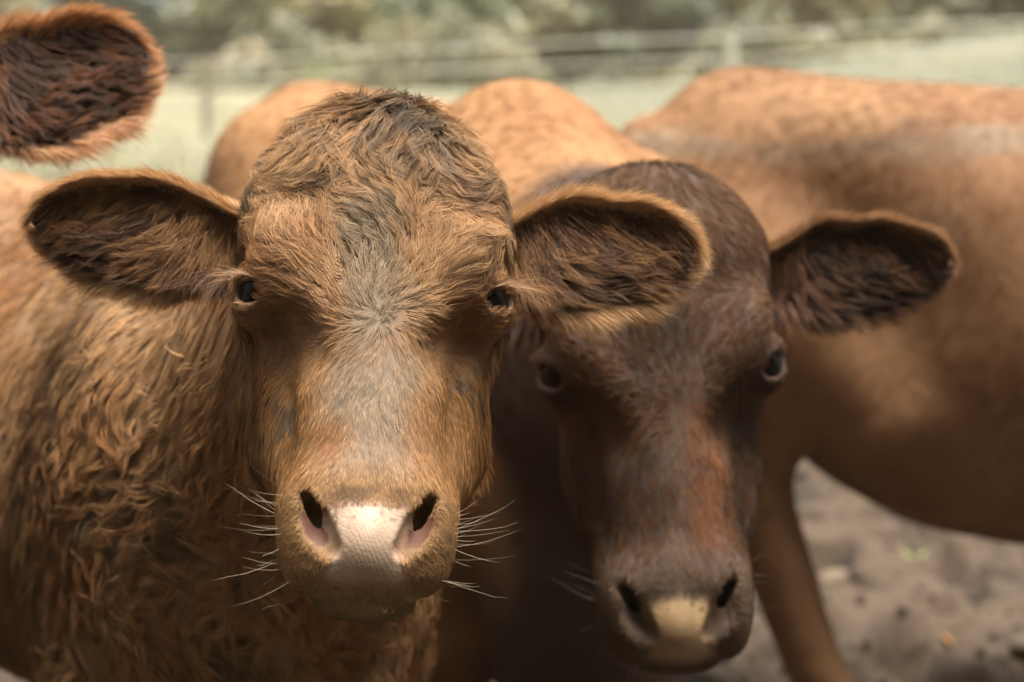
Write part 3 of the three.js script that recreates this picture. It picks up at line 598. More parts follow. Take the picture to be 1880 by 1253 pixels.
const olive = [[0.26, 0.235, 0.10], [0.17, 0.16, 0.07]], green = [[0.10, 0.14, 0.06], [0.06, 0.10, 0.045]], blue = [[0.05, 0.095, 0.065], [0.03, 0.06, 0.045]], pale = [[0.30, 0.265, 0.125], [0.22, 0.195, 0.09]];
const far = 'trees and bushes along the far field edge';
const trees = [
  ['dark_tree', 'blue green tree at the far left, beside the russet ear', 'tree', -11.6, -58, { h: 4.0, w: 3.2, r: 0.22, limbs: 7, low: 0.02, leaves: 5000, clumps: 70, leaf: 0.30, col: blue }],
  ['round_bush', 'round dark olive bush in the field edge, right of the russet ear', 'bush', -8.0, -55, { h: 3.2, w: 1.9, r: 0.09, limbs: 6, low: 0.02, leaves: 3600, clumps: 50, leaf: 0.18, col: [[0.15, 0.15, 0.06], [0.085, 0.095, 0.042]] }],
  ['olive_tree_in_leaf', 'broad pale olive tree behind the shaggy cow, left of its poll', 'tree', -5.4, -57, { h: 4.0, w: 2.6, r: 0.2, limbs: 8, low: 0.1, leaves: 5200, clumps: 70, leaf: 0.24, col: pale }],
  ['flowering_shrub', 'small pale pinkish shrub at the foot of the olive tree', 'bush', -6.6, -52, { h: 1.1, w: 1.0, r: 0.05, limbs: 5, low: 0.05, leaves: 1500, clumps: 26, leaf: 0.13, col: [[0.36, 0.31, 0.20], [0.30, 0.25, 0.16]] }],
  ['pale_shrub', 'low yellow green shrub behind the fence, above the cow\'s poll', 'bush', -4.6, -50, { h: 0.8, w: 0.9, r: 0.05, limbs: 5, low: 0.05, leaves: 1400, clumps: 24, leaf: 0.12, col: [[0.33, 0.34, 0.16], [0.27, 0.28, 0.12]] }],
  ['field_tree', 'green tree with gaps in its crown, straight above the shaggy cow', 'tree', -2.0, -56, { h: 4.0, w: 2.4, r: 0.2, limbs: 8, low: 0.03, leaves: 5000, clumps: 64, leaf: 0.22, col: [[0.17, 0.19, 0.08], [0.08, 0.11, 0.05]] }],
  ['field_tree', 'light olive tree behind the back of the dark faced cow', 'tree', 0.9, -57, { h: 4.0, w: 2.3, r: 0.22, limbs: 8, low: 0.06, leaves: 5000, clumps: 64, leaf: 0.22, col: olive }],
  ['field_tree', 'grey green tree above the dip between two cow backs', 'tree', 3.5, -56, { h: 4.0, w: 1.8, r: 0.2, limbs: 7, low: 0.03, leaves: 4200, clumps: 56, leaf: 0.22, col: [[0.15, 0.17, 0.085], [0.09, 0.115, 0.06]] }],
  ['dark_conifer', 'narrow dark blue green tree left of the pale fence post', 'tree', 5.6, -60, { h: 4.0, w: 1.25, r: 0.16, limbs: 7, low: 0.01, leaves: 4200, clumps: 60, leaf: 0.2, col: [[0.022, 0.045, 0.04], [0.015, 0.03, 0.028]] }],
  ['olive_tree_in_leaf', 'wide brownish olive tree right of the pale fence post', 'tree', 7.8, -57, { h: 4.0, w: 2.3, r: 0.2, limbs: 8, low: 0.08, leaves: 4800, clumps: 64, leaf: 0.24, col: [[0.20, 0.17, 0.065], [0.15, 0.125, 0.05]] }],
  ['round_bush', 'round green bush on the rising grass, above the side-on cow', 'bush', 11.2, -52, { h: 2.1, w: 1.45, r: 0.08, limbs: 6, low: 0.02, leaves: 3200, clumps: 44, leaf: 0.16, col: [[0.15, 0.165, 0.07], [0.09, 0.11, 0.05]] }],
  ['round_bush', 'dark green bush at the top right corner', 'bush', 13.6, -50.5, { h: 2.6, w: 1.35, r: 0.08, limbs: 6, low: 0.02, leaves: 3200, clumps: 44, leaf: 0.17, col: [[0.12, 0.13, 0.055], [0.065, 0.08, 0.035]] }],
  ['field_tree', 'yellow green tree behind the bushes at the top right', 'tree', 12.6, -60, { h: 4.0, w: 3.2, r: 0.2, limbs: 8, low: 0.05, leaves: 5000, clumps: 64, leaf: 0.26, col: pale }],
  ['field_tree', 'tall green tree closing the field edge behind the olive tree', 'tree', -5.0, -66, { h: 6.0, w: 4, r: 0.25, limbs: 8, low: 0.02, leaves: 5200, clumps: 70, leaf: 0.34, col: green }],
  ['field_tree', 'tall green tree closing the field edge behind the cow backs', 'tree', 2.4, -67, { h: 6.0, w: 4, r: 0.25, limbs: 8, low: 0.02, leaves: 5200, clumps: 70, leaf: 0.34, col: green }],
  ['field_tree', 'tall green tree closing the field edge behind the rising grass', 'tree', 9.0, -68, { h: 6.0, w: 4.2, r: 0.25, limbs: 8, low: 0.02, leaves: 5200, clumps: 70, leaf: 0.34, col: green }],
  ['field_tree', 'olive tree beyond the left edge of the picture, nearest to the blue green tree', 'tree', -15.5, -56, { h: 4.4, w: 2.6, r: 0.2, limbs: 8, low: 0.03, leaves: 3600, clumps: 60, leaf: 0.26, col: olive }],
  ['field_tree', 'green tree farthest out beyond the left edge of the picture', 'tree', -20.5, -57, { h: 5.2, w: 3.0, r: 0.22, limbs: 8, low: 0.03, leaves: 3600, clumps: 60, leaf: 0.3, col: green }],
  ['field_tree', 'pale tree beyond the right edge of the picture, nearest to the corner bushes', 'tree', 17.5, -55, { h: 4.2, w: 2.6, r: 0.2, limbs: 8, low: 0.03, leaves: 3600, clumps: 60, leaf: 0.26, col: pale }],
  ['field_tree', 'green tree farthest out beyond the right edge of the picture', 'tree', 23, -56, { h: 5.2, w: 3.0, r: 0.22, limbs: 8, low: 0.03, leaves: 3600, clumps: 60, leaf: 0.3, col: green }],
];
for (const [n, l, c, x, z, o] of trees) tree(n, l, c, x, z, { ...o, group: far });
{ // tangled hedge at the foot of the trees
  const t = thing('hedge', 'low tangled olive hedge running along the foot of the far trees', 'hedge', [0, 0, 0]), gs = [], n = 7000, im = new THREE.InstancedMesh(leafGeo, leafMat, n), q = new THREE.Object3D(), c = new THREE.Color();
  const line = x => -49.5 + 0.9 * Math.sin(x * 0.4) + (x > 4 ? (x - 4) * 0.05 : 0), tall = x => 0.15 + 2.1 * ss(0.3, 0.75, fbm(x * 0.7, 3, 1, 3));
  for (let i = 0; i < 60; i++) { const x = -17 + i * 0.6 + rr(-0.2, 0.2), z = line(x), y = landHeight(x, z); gs.push(limb([[x, y - 0.1, z], [x + rr(-0.1, 0.1), y + 0.3, z + 0.05], [x + rr(-0.3, 0.3), y + 0.75, z]], 0.03, 0.012)); }
  part('stems', joined(gs), bark, t, 'stuff');
  for (let i = 0; i < n; i++) { const x = rr(-17, 19), z = line(x) + gauss() * 0.8, h = Math.max(0.25, tall(x)); q.position.set(x, landHeight(x, z) + h * Math.pow(rnd(), 0.8), z); q.rotation.set(rr(-0.9, 0.9), rnd() * 6.28, rr(-0.9, 0.9)); q.scale.setScalar(rr(0.08, 0.2)); q.updateMatrix(); im.setMatrixAt(i, q.matrix); const v = fbm(x * 0.8, 5, 2, 3), b = rr(0.75, 1.25), cc = mix3([0.24, 0.215, 0.10], [0.14, 0.14, 0.06], ss(0.35, 0.65, v)); im.setColorAt(i, c.setRGB(cc[0] * b, cc[1] * b, cc[2] * b)); }
  im.name = 'foliage'; im.userData.kind = 'stuff'; shadowed(im); t.add(im);
}
// unseen trees added behind the camera, blocking low sky light; also mirrored in the eyes
for (const [x, z, h, w] of [[-12, 5, 12, 4.6], [-5, 7.5, 13, 4.8], [2.8, 8, 13, 4.8], [9.5, 6.5, 13, 4.8], [14.5, 1, 12, 4.5]]) tree('added_blocker_tree', 'large leafy tree standing behind the photographer', 'tree', x, z, { h, w, r: 0.28, limbs: 9, low: 0.02, leaves: 4600, clumps: 90, leaf: 0.6, col: [[0.05, 0.065, 0.028], [0.03, 0.042, 0.02]], group: 'added trees behind the camera that block sky light' });
// ---------------------------------------------------------------- wire fence across the field
{
  const f = thing('wire_fence', 'thin two strand wire fence on slim posts across the field', 'fence', [0, 0, 0]);
  const A = new V3(-9.5, 0, -28.6), B = new V3(11, 0, -21.3), post = new THREE.MeshStandardMaterial({ color: new THREE.Color(0.30, 0.27, 0.21), roughness: 0.9 }), white = new THREE.MeshStandardMaterial({ color: new THREE.Color(0.62, 0.61, 0.52), roughness: 0.6 }), wire = new THREE.MeshStandardMaterial({ color: new THREE.Color(0.75, 0.73, 0.64), roughness: 0.5 });
  const top = x => 1.04 + 0.29 * ss(-6, 1.5, x) * 1.0 + 0.27 * ss(0, 7, x), P = x => { const t = (x - A.x) / (B.x - A.x); return lerp(A.z, B.z, t); };
  for (const [x, fat, mat] of [[-9.2, 0.05, post], [-4.06, 0.075, post], [-1.6, 0.05, post], [2.65, 0.065, white], [7.4, 0.06, post], [10.8, 0.06, post]]) {
    const z = P(x), y0 = landHeight(x, z) - 0.3, h = top(x) + 0.08 - y0; const g = new THREE.CylinderGeometry(fat * 0.85, fat, h, 12, 3); const q = g.attributes.position; for (let i = 0; i < q.count; i++) q.setX(i, q.getX(i) * (1 + 0.08 * Math.sin(q.getY(i) * 9)));
    g.translate(x, y0 + h / 2, z); part('post', g, mat, f);
  }
  for (const dy of [0, -0.275]) { const pts = []; for (let i = 0; i <= 24; i++) { const x = lerp(A.x, B.x, i / 24); pts.push(new V3(x, top(x) + dy - 0.01 * Math.sin(i * 1.9), P(x))); } part('wire', new THREE.TubeGeometry(new THREE.CatmullRomCurve3(pts), 96, 0.009, 6), wire, f); }
}
// ---------------------------------------------------------------- small things on the mud
function stone(x, z, s, label) { const g = new THREE.IcosahedronGeometry(1, 3), p = g.attributes.position; for (let i = 0; i < p.count; i++) { const a = p.getX(i), b = p.getY(i), c = p.getZ(i), k = 0.7 + 0.6 * fbm(a * 1.3 + x * 9, b * 1.3, c * 1.3 + z * 7, 3); p.setXYZ(i, a * k * s[0], b * k * s[1], c * k * s[2]); } g.computeVertexNormals(); const m = shadowed(new THREE.Mesh(g, new THREE.MeshStandardMaterial({ color: new THREE.Color(0.13, 0.095, 0.06), roughness: 0.85 }))); m.name = numbered('stone'); m.position.set(x, landHeight(x, z) + clod(x, z) + s[1] * 0.35, z); m.userData = { label, category: 'stone', group: 'pale stones on the mud' }; scene.add(m); }
stone(0.85, -5.05, [0.055, 0.03, 0.04], 'flat pale stone on the mud just right of the hind leg');
stone(1.13, -4.25, [0.035, 0.03, 0.03], 'pale stone on the mud at the right edge');
stone(0.80, -4.13, [0.04, 0.016, 0.022], 'small pale stone on the mud at the bottom of the picture');
{ // fallen leaf
  const s = new THREE.Shape(); s.moveTo(0, -0.03); s.quadraticCurveTo(0.022, 0, 0, 0.035); s.quadraticCurveTo(-0.022, 0, 0, -0.03);
  const g = new THREE.ExtrudeGeometry(s, { depth: 0.001, bevelEnabled: false, curveSegments: 10 }), p = g.attributes.position; for (let i = 0; i < p.count; i++) p.setZ(i, p.getZ(i) + 14 * p.getX(i) ** 2 + 4 * p.getY(i) ** 2); g.scale(0.6, 0.6, 0.6).rotateX(-1.1).rotateY(0.6); g.computeVertexNormals();
  const m = shadowed(new THREE.Mesh(g, new THREE.MeshStandardMaterial({ color: new THREE.Color(0.26, 0.10, 0.02), roughness: 0.7, side: THREE.DoubleSide }))); m.name = 'fallen_leaf'; m.position.set(0.99, landHeight(0.99, -4.37) + clod(0.99, -4.37) + 0.014, -4.37); m.userData = { label: 'small orange fallen leaf on the mud', category: 'leaf' }; scene.add(m);
}
{ // weed
  const t = thing('weed_sprout', 'little green weed sprouting from the mud', 'weed', [1.06, landHeight(1.06, -5.11) + clod(1.06, -5.11), -5.11]), mat = new THREE.MeshPhysicalMaterial({ color: new THREE.Color(0.22, 0.25, 0.05), roughness: 0.8, side: THREE.DoubleSide, transmission: 0.3, thickness: 0 });
  for (let i = 0; i < 9; i++) { const a = i * 2.4, L = rr(0.035, 0.06), g = new THREE.BufferGeometry(), P = [], I = []; for (let j = 0; j <= 4; j++) { const u = j / 4, w = 0.009 * Math.sin(Math.PI * (0.12 + 0.86 * u)), x = L * 0.7 * u, y = L * (1.3 * u - 0.6 * u * u); P.push(x, y, -w, x, y, w); if (j) { const v = j * 2; I.push(v - 2, v - 1, v, v - 1, v + 1, v); } } g.setAttribute('position', new THREE.Float32BufferAttribute(P, 3)); g.setIndex(I); g.rotateY(a); g.computeVertexNormals(); part('leaf', g, mat, t); }
}

scene.fog = new THREE.FogExp2(0xf2e6c8, 0.0012);
// which way the hair lies on a face: out from a whorl between the eyes, sideways over the brow, down from the poll, down the nose
function faceFlow(p, o) {
  const [x, y, z] = p, ax = Math.abs(x), sg = x < 0 ? -1 : 1, wx = o.wx ?? 0.006, wy = o.wy ?? -0.052;
  const r = Math.hypot(x - wx, y - wy) + 1e-4, rn = 0.9 * ss(0.03, 0.0, r); let d = [(x - wx) / r + gauss() * rn, (y - wy) / r + gauss() * rn, 0];
  const top = ss(0.02, 0.09, y) * ss(0.012, 0.05, ax); d = mix3(d, [sg * 0.95, -0.28, -0.15], top);
  const knot = ss(0.085, 0.125, y) * ss(0.085, 0.035, ax); d = mix3(d, [x * 7, -1, 0.3], knot);
  const low = ss(-0.08, -0.13, y); d = mix3(d, [x * 5, -1, 0], low);
  const side = ss(0.075, 0.11, ax) * ss(0.04, -0.02, z) * ss(0.12, 0.03, y); d = mix3(d, [sg * 0.1, -0.85, -0.5], side);
  const muz = ss(-0.2, -0.22, y); d = mix3(d, [x * 14, -0.5, -0.2], muz * ss(0.03, 0.06, ax));
  return d;
}
function turned(d, a, n) { const v = new V3(...d).applyAxisAngle(new V3(...n), a); return [v.x, v.y, v.z]; }

// ---- the cow in front, looking into the camera
const palA = { earIn: [0.11, 0.05, 0.023], earIn2: [0.34, 0.165, 0.062], earBack: [0.26, 0.14, 0.06], rim: [0.78, 0.52, 0.26], rim2: [0.52, 0.25, 0.085], lid: [0.30, 0.155, 0.075], nostril: [0.17, 0.062, 0.033], lip: [0.42, 0.29, 0.14], pad: [0.66, 0.47, 0.33], pad2: [0.58, 0.395, 0.265], padEdge: [0.44, 0.26, 0.16], edge: 0.004, spot: [0.20, 0.12, 0.06], lash: [0.42, 0.24, 0.13], whisker: [0.62, 0.5, 0.34] };
function faceA(x, y, z) {
  const ax = Math.abs(x), n = fbm(x * 24 + 3, y * 24, z * 24, 3), n2 = fbm(x * 70, y * 70, z * 70 + 4, 2);
  let c = mix3([0.53, 0.302, 0.142], [0.43, 0.202, 0.082], ss(0.3, 0.7, n));
  c = mix3(c, [0.40, 0.19, 0.062], ss(-0.03, -0.09, y) * ss(0.03, 0.07, ax) * 0.9);
  c = mix3(c, [0.39, 0.295, 0.19], ss(0.030, 0.008, ax + (n - 0.5) * 0.03) * ss(0.07, 0.03, y) * ss(-0.10, -0.05, y) * 0.85);
  c = mix3(c, [0.43, 0.305, 0.20], ss(0.045, 0.015, ax + (n - 0.5) * 0.04) * ss(-0.06, -0.10, y) * ss(-0.215, -0.17, y) * 0.85);
  c = mix3(c, [0.47, 0.26, 0.112], ss(-0.195, -0.217, y));
  c = mix3(c, [0.45, 0.32, 0.15], ss(-0.290, -0.297, y));
  c = mix3(c, [0.25, 0.14, 0.07], ss(-0.206, -0.215, y) * ss(-0.236, -0.226, y) * ss(0.045, 0.02, ax) * ss(0.3, 0.6, n2));
  c = mix3(c, [0.15, 0.10, 0.07], ss(-0.22, -0.25, y) * ss(0.055, 0.07, x) * ss(0.45, 0.65, n2) * 0.7);
  c = mix3(c, [0.25, 0.185, 0.12], ss(0.05, 0.12, y) * ss(0.42, 0.62, n) * 0.75);
  c = mix3(c, [0.10, 0.085, 0.06], ss(0.58, 0.72, n2) * ss(0.45, 0.62, fbm(x * 14, y * 14 + 8, z * 14, 2)) * ss(-0.19, -0.10, y) * 0.8);
  return c;
}
function styleA(p, n) {
  const [x, y, z] = p, ax = Math.abs(x), c0 = mul3(faceA(x, y, z), 1.0), cv = rr(0.82, 1.18);
  const fore = ss(-0.075, 0.01, y), knot = ss(0.10, 0.15, y) * ss(0.09, 0.04, ax), muz = ss(-0.19, -0.222, y), side = ss(0.07, 0.11, ax) * ss(0.03, -0.03, z), mid = ss(0.04, 0.015, ax) * ss(0.05, 0.0, y);
  let len = lerp(0.013, 0.034, fore * (1 - 0.5 * mid)); len = lerp(len, 0.055, knot); len = lerp(len, 0.0055, muz); len = lerp(len, 0.021, side * (1 - muz) * (1 - fore));
  const fold = ss(0.035, 0.012, Math.abs(y + 0.06 + (ax - 0.075) * -0.6)) * ss(0.045, 0.06, ax) * ss(0.11, 0.10, ax); len *= 1 - 0.5 * fold;
  const jaw = ss(-0.065, -0.10, z) * ss(-0.01, -0.06, y) * ss(-0.22, -0.19, y); len = lerp(len, 0.042, jaw);
  const eyeD = Math.hypot(ax - 0.112, y + 0.006, z - 0.026); len *= lerp(0.5, 1, ss(0.022, 0.055, eyeD));
  const a = (fbm(x * 19, y * 19, z * 19, 2) - 0.5) * lerp(0.9, 3.0, fore * (1 - 0.6 * mid)) * (1 - muz * 0.5) + gauss() * 0.14 * fore;
  let d = turned(faceFlow(p, {}), a, n); d = mix3(d, [(x < 0 ? -1 : 1) * 0.6, -0.75, 0.15], jaw * 0.9);
  const wr = Math.hypot(x - 0.006, y + 0.052); const whorl = ss(0.016, 0.006, wr);
  const dirt = rnd() < 0.05 * fore ? 0.45 : 1;
  return { dir: d, len: lerp(len, 0.012, whorl) * rr(0.8, 1.2), lift: lerp(lerp(lerp(0.28, 0.6, fore), 0.5, muz), 0.95, whorl), lay: 1.5, phase: 14 * fbm(x * 16 + 5, y * 16, z * 16, 2) + gauss() * 0.35, curl: lerp(0.12, 0.8, fore * (1 - 0.5 * mid)) * (1 - muz), freq: 5, radius: lerp(lerp(0.0032, 0.0066, fore), 0.0022, muz), clump: lerp(0.5, 0.86, fore) * (1 - 0.6 * muz), fray: 0.035, width: lerp(lerp(0.00042, 0.00052, fore), 0.00034, muz), seg: fore > 0.2 || jaw > 0.3 ? 3 : 2, count: fore > 0.5 ? 14 : 10, rise: 0.0006 * fore,
    color: () => mul3(c0, cv * dirt * rr(0.72, 1.28)) };
}
function coatA(x, y, z) {
  const n = fbm(x * 9, y * 9, z * 9, 3), n2 = fbm(x * 26, y * 26 + 5, z * 26, 3);
  let c = mix3([0.62, 0.35, 0.16], [0.46, 0.215, 0.083], ss(0.3, 0.7, n));
  c = mix3(c, [0.15, 0.10, 0.06], ss(0.52, 0.68, n2) * ss(0.40, 0.56, fbm(x * 5 + 2, y * 5, z * 5, 2)) * ss(0.95, 0.8, y) * 0.85);
  return c;
}
makeCow({
  label: 'tan shaggy cow looking straight into the camera, with a pale wet nose', base: [-0.525, 0, -2.66], turn: 30, scale: 0.885, cell: 0.013, headKey: 'A', headCell: 0.003,
  head: { at: [-0.128, 1.084, -1.835], tilt: 33, yaw: 4, roll: -2.6, scale: [1, 1, 1] }, pal: palA, coat: coatA, face: faceA,
  ears: [
    { root: [-0.112, 0.080, -0.055], axis: [-1, 0.13, -0.12], face: [-0.05, -0.5, 1], len: 0.225, half: 0.056, rimLen: 0.020, sag: -0.0, skew: 0.15 },
    { root: [0.108, 0.074, -0.055], axis: [1, 0.08, 0.0], face: [0.0, -0.35, 1], len: 0.205, half: 0.058, rimLen: 0.024, skew: 0.1 },
  ],
  earHair: { rim: 15000, inside: 9000, back: 6000, width: 0.00055 },
  headHair: 240000, locks: 20500, whiskers: 52,
  lockDensity: (x, y, z) => lerp(lerp(1.7, 1, ss(-0.08, 0.0, y)), 7, ss(-0.19, -0.217, y)) * (z < -0.07 ? 0.5 : 1),
  headStyle: styleA,
  bodyHair: 160000, bodyLocks: 10500, bodyDensity: (x, y, z) => y < 0.35 ? 0.1 : z > -0.15 ? 1 : 0.35,
  bodyStyle: (p, n) => {
    const [x, y, z] = p, c0 = coatA(x, y, z), cv = rr(0.8, 1.2), sh = ss(1.0, 0.86, y) * ss(0.1, 0.3, z), a = (fbm(x * 12, y * 12, z * 12, 2) - 0.5) * lerp(1.4, 4.5, sh);
    const stray = rnd() < 0.07 ? 1 : 0;
    return { dir: turned([0, -1, -0.25], a + stray * gauss(), n), len: lerp(0.026, 0.042, sh) * rr(0.45, 1.3) * (1 + 0.5 * stray), lift: stray ? 0.95 : lerp(0.35, 0.75, sh) * rr(0.6, 1.2), lay: 1.5, curl: lerp(0.2, 0.8, sh), freq: 4, radius: lerp(0.010, 0.009, sh) * rr(0.6, 1.5), clump: lerp(0.4, 0.85, sh), fray: 0.05, width: 0.0010, count: stray ? 3 : 15, color: () => mul3(c0, cv * rr(0.75, 1.25)) };
  },
});

// ---- the darker cow beside it, head lowered
const palB = { earIn: [0.045, 0.019, 0.010], earIn2: [0.18, 0.075, 0.032], earBack: [0.20, 0.10, 0.045], rim: [0.46, 0.26, 0.12], rim2: [0.30, 0.135, 0.05], lid: [0.055, 0.03, 0.02], nostril: [0.10, 0.05, 0.03], lip: [0.05, 0.035, 0.025], pad: [0.52, 0.34, 0.17], pad2: [0.40, 0.25, 0.12], padEdge: [0.17, 0.10, 0.06], edge: 0.010, spot: [0.05, 0.03, 0.02], lash: [0.25, 0.16, 0.10], whisker: [0.3, 0.24, 0.18] };
function faceB(x, y, z) {
  const ax = Math.abs(x), n = fbm(x * 20 + 31, y * 20, z * 20, 3), n2 = fbm(x * 45, y * 30 + 14, z * 45, 3);
  let c = mix3([0.090, 0.039, 0.017], [0.155, 0.068, 0.029], ss(0.35, 0.65, n));
  c = mix3(c, [0.155, 0.076, 0.038], ss(-0.02, 0.06, y) * 0.75);
  c = mix3(c, [0.30, 0.115, 0.045], ss(0.000, 0.030, x + (n2 - 0.5) * 0.03) * ss(0.070, 0.040, x + (n - 0.5) * 0.03) * ss(-0.03, -0.07, y) * ss(-0.21, -0.15, y) * 0.9);
  c = mix3(c, [0.16, 0.062, 0.026], ss(-0.02, -0.04, x) * ss(-0.10, -0.07, x) * ss(-0.04, -0.09, y) * ss(-0.2, -0.15, y) * ss(0.4, 0.6, n) * 0.8);
  c = mix3(c, [0.21, 0.125, 0.08], ss(0.026, 0.010, ax + (n2 - 0.5) * 0.03) * ss(-0.04, -0.07, y) * ss(-0.22, -0.19, y) * ss(0.35, 0.6, n2));
  c = mix3(c, [0.055, 0.032, 0.022], ss(0.48, 0.74, n2) * ss(0.09, 0.03, y) * 0.45);
  c = mix3(c, [0.22, 0.115, 0.055], ss(0.07, 0.09, ax) * ss(-0.03, -0.045, y) * ss(-0.09, -0.06, y) * 0.6);
  c = mix3(c, [0.19, 0.12, 0.08], ss(-0.185, -0.20, y) * 0.8);
  c = mix3(c, [0.045, 0.03, 0.022], ss(-0.236, -0.228, y) * ss(-0.219, -0.225, y) * ss(0.045, 0.03, ax));
  return c;
}
function styleB(p, n) {
  const [x, y, z] = p, ax = Math.abs(x), c0 = faceB(x, y, z), cv = rr(0.93, 1.07), fore = ss(-0.06, 0.03, y), muz = ss(-0.195, -0.22, y), knot = ss(0.10, 0.15, y);
  let len = lerp(0.012, 0.016, fore); len = lerp(len, 0.005, muz); len = lerp(len, 0.024, knot);
  len *= lerp(0.6, 1, ss(0.022, 0.05, Math.hypot(ax - 0.112, y + 0.006, z - 0.026)));
  const a = (fbm(x * 26, y * 26 + 7, z * 26, 2) - 0.5) * lerp(0.8, 1.8, fore);
  return { dir: turned(faceFlow(p, { wx: 0.02, wy: -0.045 }), a, n), len: len * rr(0.8, 1.2), lift: 0.16, lay: 1.3, curl: 0.15, radius: 0.005, clump: 0.25, fray: 0.05, width: lerp(0.0008, 0.0006, muz), count: 9, seg: 2, color: () => mul3(c0, cv * rr(0.82, 1.18)) };
}
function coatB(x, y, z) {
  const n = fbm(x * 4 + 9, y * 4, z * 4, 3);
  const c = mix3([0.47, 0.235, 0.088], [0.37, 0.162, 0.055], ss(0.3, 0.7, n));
  return mix3(c, [0.08, 0.039, 0.02], ss(0.62, 0.78, z + 0.25 * (1 - y) + (n - 0.5) * 0.3));  // dark face coat carried over neck and chest to stand in for shade
}
const smooth = (coat, len, width) => (p, n) => { const c0 = coat(...p), cv = rr(0.85, 1.15), a = (fbm(p[0] * 7, p[1] * 7, p[2] * 7, 2) - 0.5) * 1.6; return { dir: turned([0, -0.75, -0.65], a, n), len: len * rr(0.7, 1.2), lift: 0.07, lay: 1.2, curl: 0.10, radius: 0.012, clump: 0.15, fray: 0.05, width, count: 10, seg: 2, color: () => mul3(c0, cv * rr(0.78, 1.22)) }; };
makeCow({
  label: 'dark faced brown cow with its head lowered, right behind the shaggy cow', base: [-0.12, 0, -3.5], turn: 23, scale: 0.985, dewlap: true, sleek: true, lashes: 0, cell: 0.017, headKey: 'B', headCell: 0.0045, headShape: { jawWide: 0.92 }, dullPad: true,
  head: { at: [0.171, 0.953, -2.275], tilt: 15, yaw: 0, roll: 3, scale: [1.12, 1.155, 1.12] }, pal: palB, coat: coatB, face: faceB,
  ears: [
    { root: [-0.108, 0.085, -0.055], axis: [-1, 0.10, -0.25], face: [-0.05, -0.2, 1], len: 0.19, half: 0.052, rimLen: 0.018 },
    { root: [0.106, 0.090, -0.055], axis: [1, 0.03, -0.02], face: [0.0, -0.2, 1], len: 0.212, half: 0.054, rimLen: 0.019, skew: 0.1 },
  ],
  earHair: { rim: 7000, inside: 4000, back: 2500, width: 0.0008 },
  headHair: 75000, locks: 8300, whiskers: 20, lockDensity: (x, y, z) => lerp(1, 3.5, ss(-0.19, -0.217, y)) * (z < -0.07 ? 0.5 : 1), headStyle: styleB,
  bodyHair: 64000, bodyLocks: 6300, bodyDensity: (x, y, z) => y > 0.75 ? 1 : 0.15, bodyStyle: smooth(coatB, 0.018, 0.0011),
});

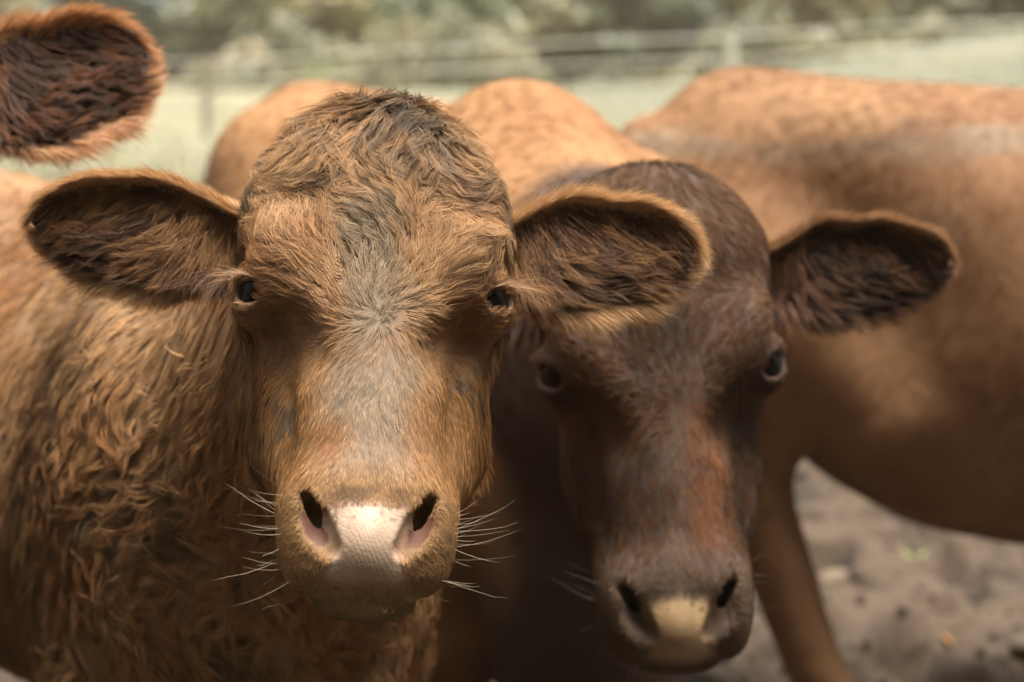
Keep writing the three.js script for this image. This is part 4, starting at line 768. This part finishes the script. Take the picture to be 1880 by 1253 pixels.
// ---- the cow standing side-on at the right
const palC = { ...palB, earBack: [0.3, 0.16, 0.07] };
function coatC(x, y, z) {
  const n = fbm(x * 4 + 3, y * 4, z * 4, 3), n2 = fbm(x * 12, y * 12 + 2, z * 9, 3), yy = y;
  let c = mix3([0.42, 0.218, 0.092], [0.30, 0.138, 0.055], ss(0.32, 0.68, n));
  const line = yy - (1.165 + 0.02 * Math.sin(z * 6 + 1) - 0.06 * ss(-0.4, -0.9, z));          // dried mud along the hip
  c = mix3(c, [0.29, 0.21, 0.135], ss(0.040, 0.005, Math.abs(line) + (n2 - 0.5) * 0.10) * ss(0.2, -0.2, z) * 0.75);
  c = mix3(c, [0.15, 0.085, 0.05], ss(0.54, 0.68, n2) * ss(0.48, 0.58, fbm(x * 3 + 1, y * 3, z * 3, 2)) * 0.4);
  return c;
}
makeCow({
  label: 'brown cow standing side-on at the right edge, its head out of view', base: [1.24, 0, -3.86], turn: 84, scale: 1.01, deep: 0.07, sway: 0.02, step: 0.17, legFat: 1.25, sleek: true, lashes: 0, cell: 0.018, headKey: 'B', headCell: 0.0045, headShape: { jawWide: 0.92 }, dullPad: true,
  head: { at: [2.42, 1.02, -3.62], tilt: 35, yaw: 74, roll: 0, scale: [1.1, 1.15, 1.1] }, pal: palC, coat: coatC, face: (x, y, z) => mul3(faceB(x, y, z), 1.6),
  ears: [
    { root: [-0.108, 0.085, -0.055], axis: [-1, 0.10, -0.25], face: [-0.05, -0.2, 1], len: 0.19, half: 0.052, rimLen: 0.018 },
    { root: [0.106, 0.090, -0.055], axis: [1, 0.10, -0.05], face: [0.0, -0.2, 1], len: 0.185, half: 0.054, rimLen: 0.018 },
  ],
  earHair: { rim: 1500, inside: 800, back: 600, width: 0.0016 },
  headHair: 9000, locks: 1000, whiskers: 10, lockDensity: () => 1, headStyle: (p, n) => { const s = styleB(p, n); s.width *= 2; return s; },
  bodyHair: 82000, bodyLocks: 8100, bodyDensity: (x, y, z) => (x < 0 ? 1 : 0.25) * (y > 0.45 ? 1 : 0.4), bodyStyle: smooth(coatC, 0.020, 0.0012),
});

// ---- the cow at the left whose ear reaches into the picture
const palD = { ...palA, earIn: [0.06, 0.026, 0.013], earIn2: [0.22, 0.085, 0.035], rim: [0.70, 0.38, 0.15], rim2: [0.46, 0.19, 0.065] };
makeCow({
  label: 'russet cow at the left edge, only its ear in view', base: [-1.62, 0, -2.62], turn: 62, scale: 0.98, cell: 0.02, lashes: 0, sleek: true, headKey: 'B', headCell: 0.0045, headShape: { jawWide: 0.92 }, dullPad: true,
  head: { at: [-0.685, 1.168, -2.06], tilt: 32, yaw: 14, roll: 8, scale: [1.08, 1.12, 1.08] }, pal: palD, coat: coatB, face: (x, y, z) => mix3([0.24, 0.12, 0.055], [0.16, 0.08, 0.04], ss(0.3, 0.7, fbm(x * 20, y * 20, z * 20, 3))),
  ears: [
    { root: [-0.108, 0.085, -0.055], axis: [-1, 0.10, -0.25], face: [-0.05, -0.2, 1], len: 0.19, half: 0.052, rimLen: 0.018 },
    { root: [0.106, 0.088, -0.055], axis: [1, 0.22, 0.0], face: [0.0, -0.15, 1], len: 0.205, half: 0.070, rimLen: 0.026 },
  ],
  earHair: { rim: 7000, inside: 5000, back: 2500, width: 0.0008 },
  headHair: 26000, locks: 2800, whiskers: 16, lockDensity: () => 1, headStyle: (p, n) => { const s = styleB(p, n), c = mix3([0.30, 0.15, 0.065], [0.18, 0.085, 0.04], rnd()); s.width *= 1.3; s.len *= 1.3; s.color = () => mul3(c, rr(0.75, 1.25)); return s; },
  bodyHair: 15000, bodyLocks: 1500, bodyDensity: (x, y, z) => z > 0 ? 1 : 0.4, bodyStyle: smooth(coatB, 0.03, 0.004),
});
renderer.render(scene, camera);
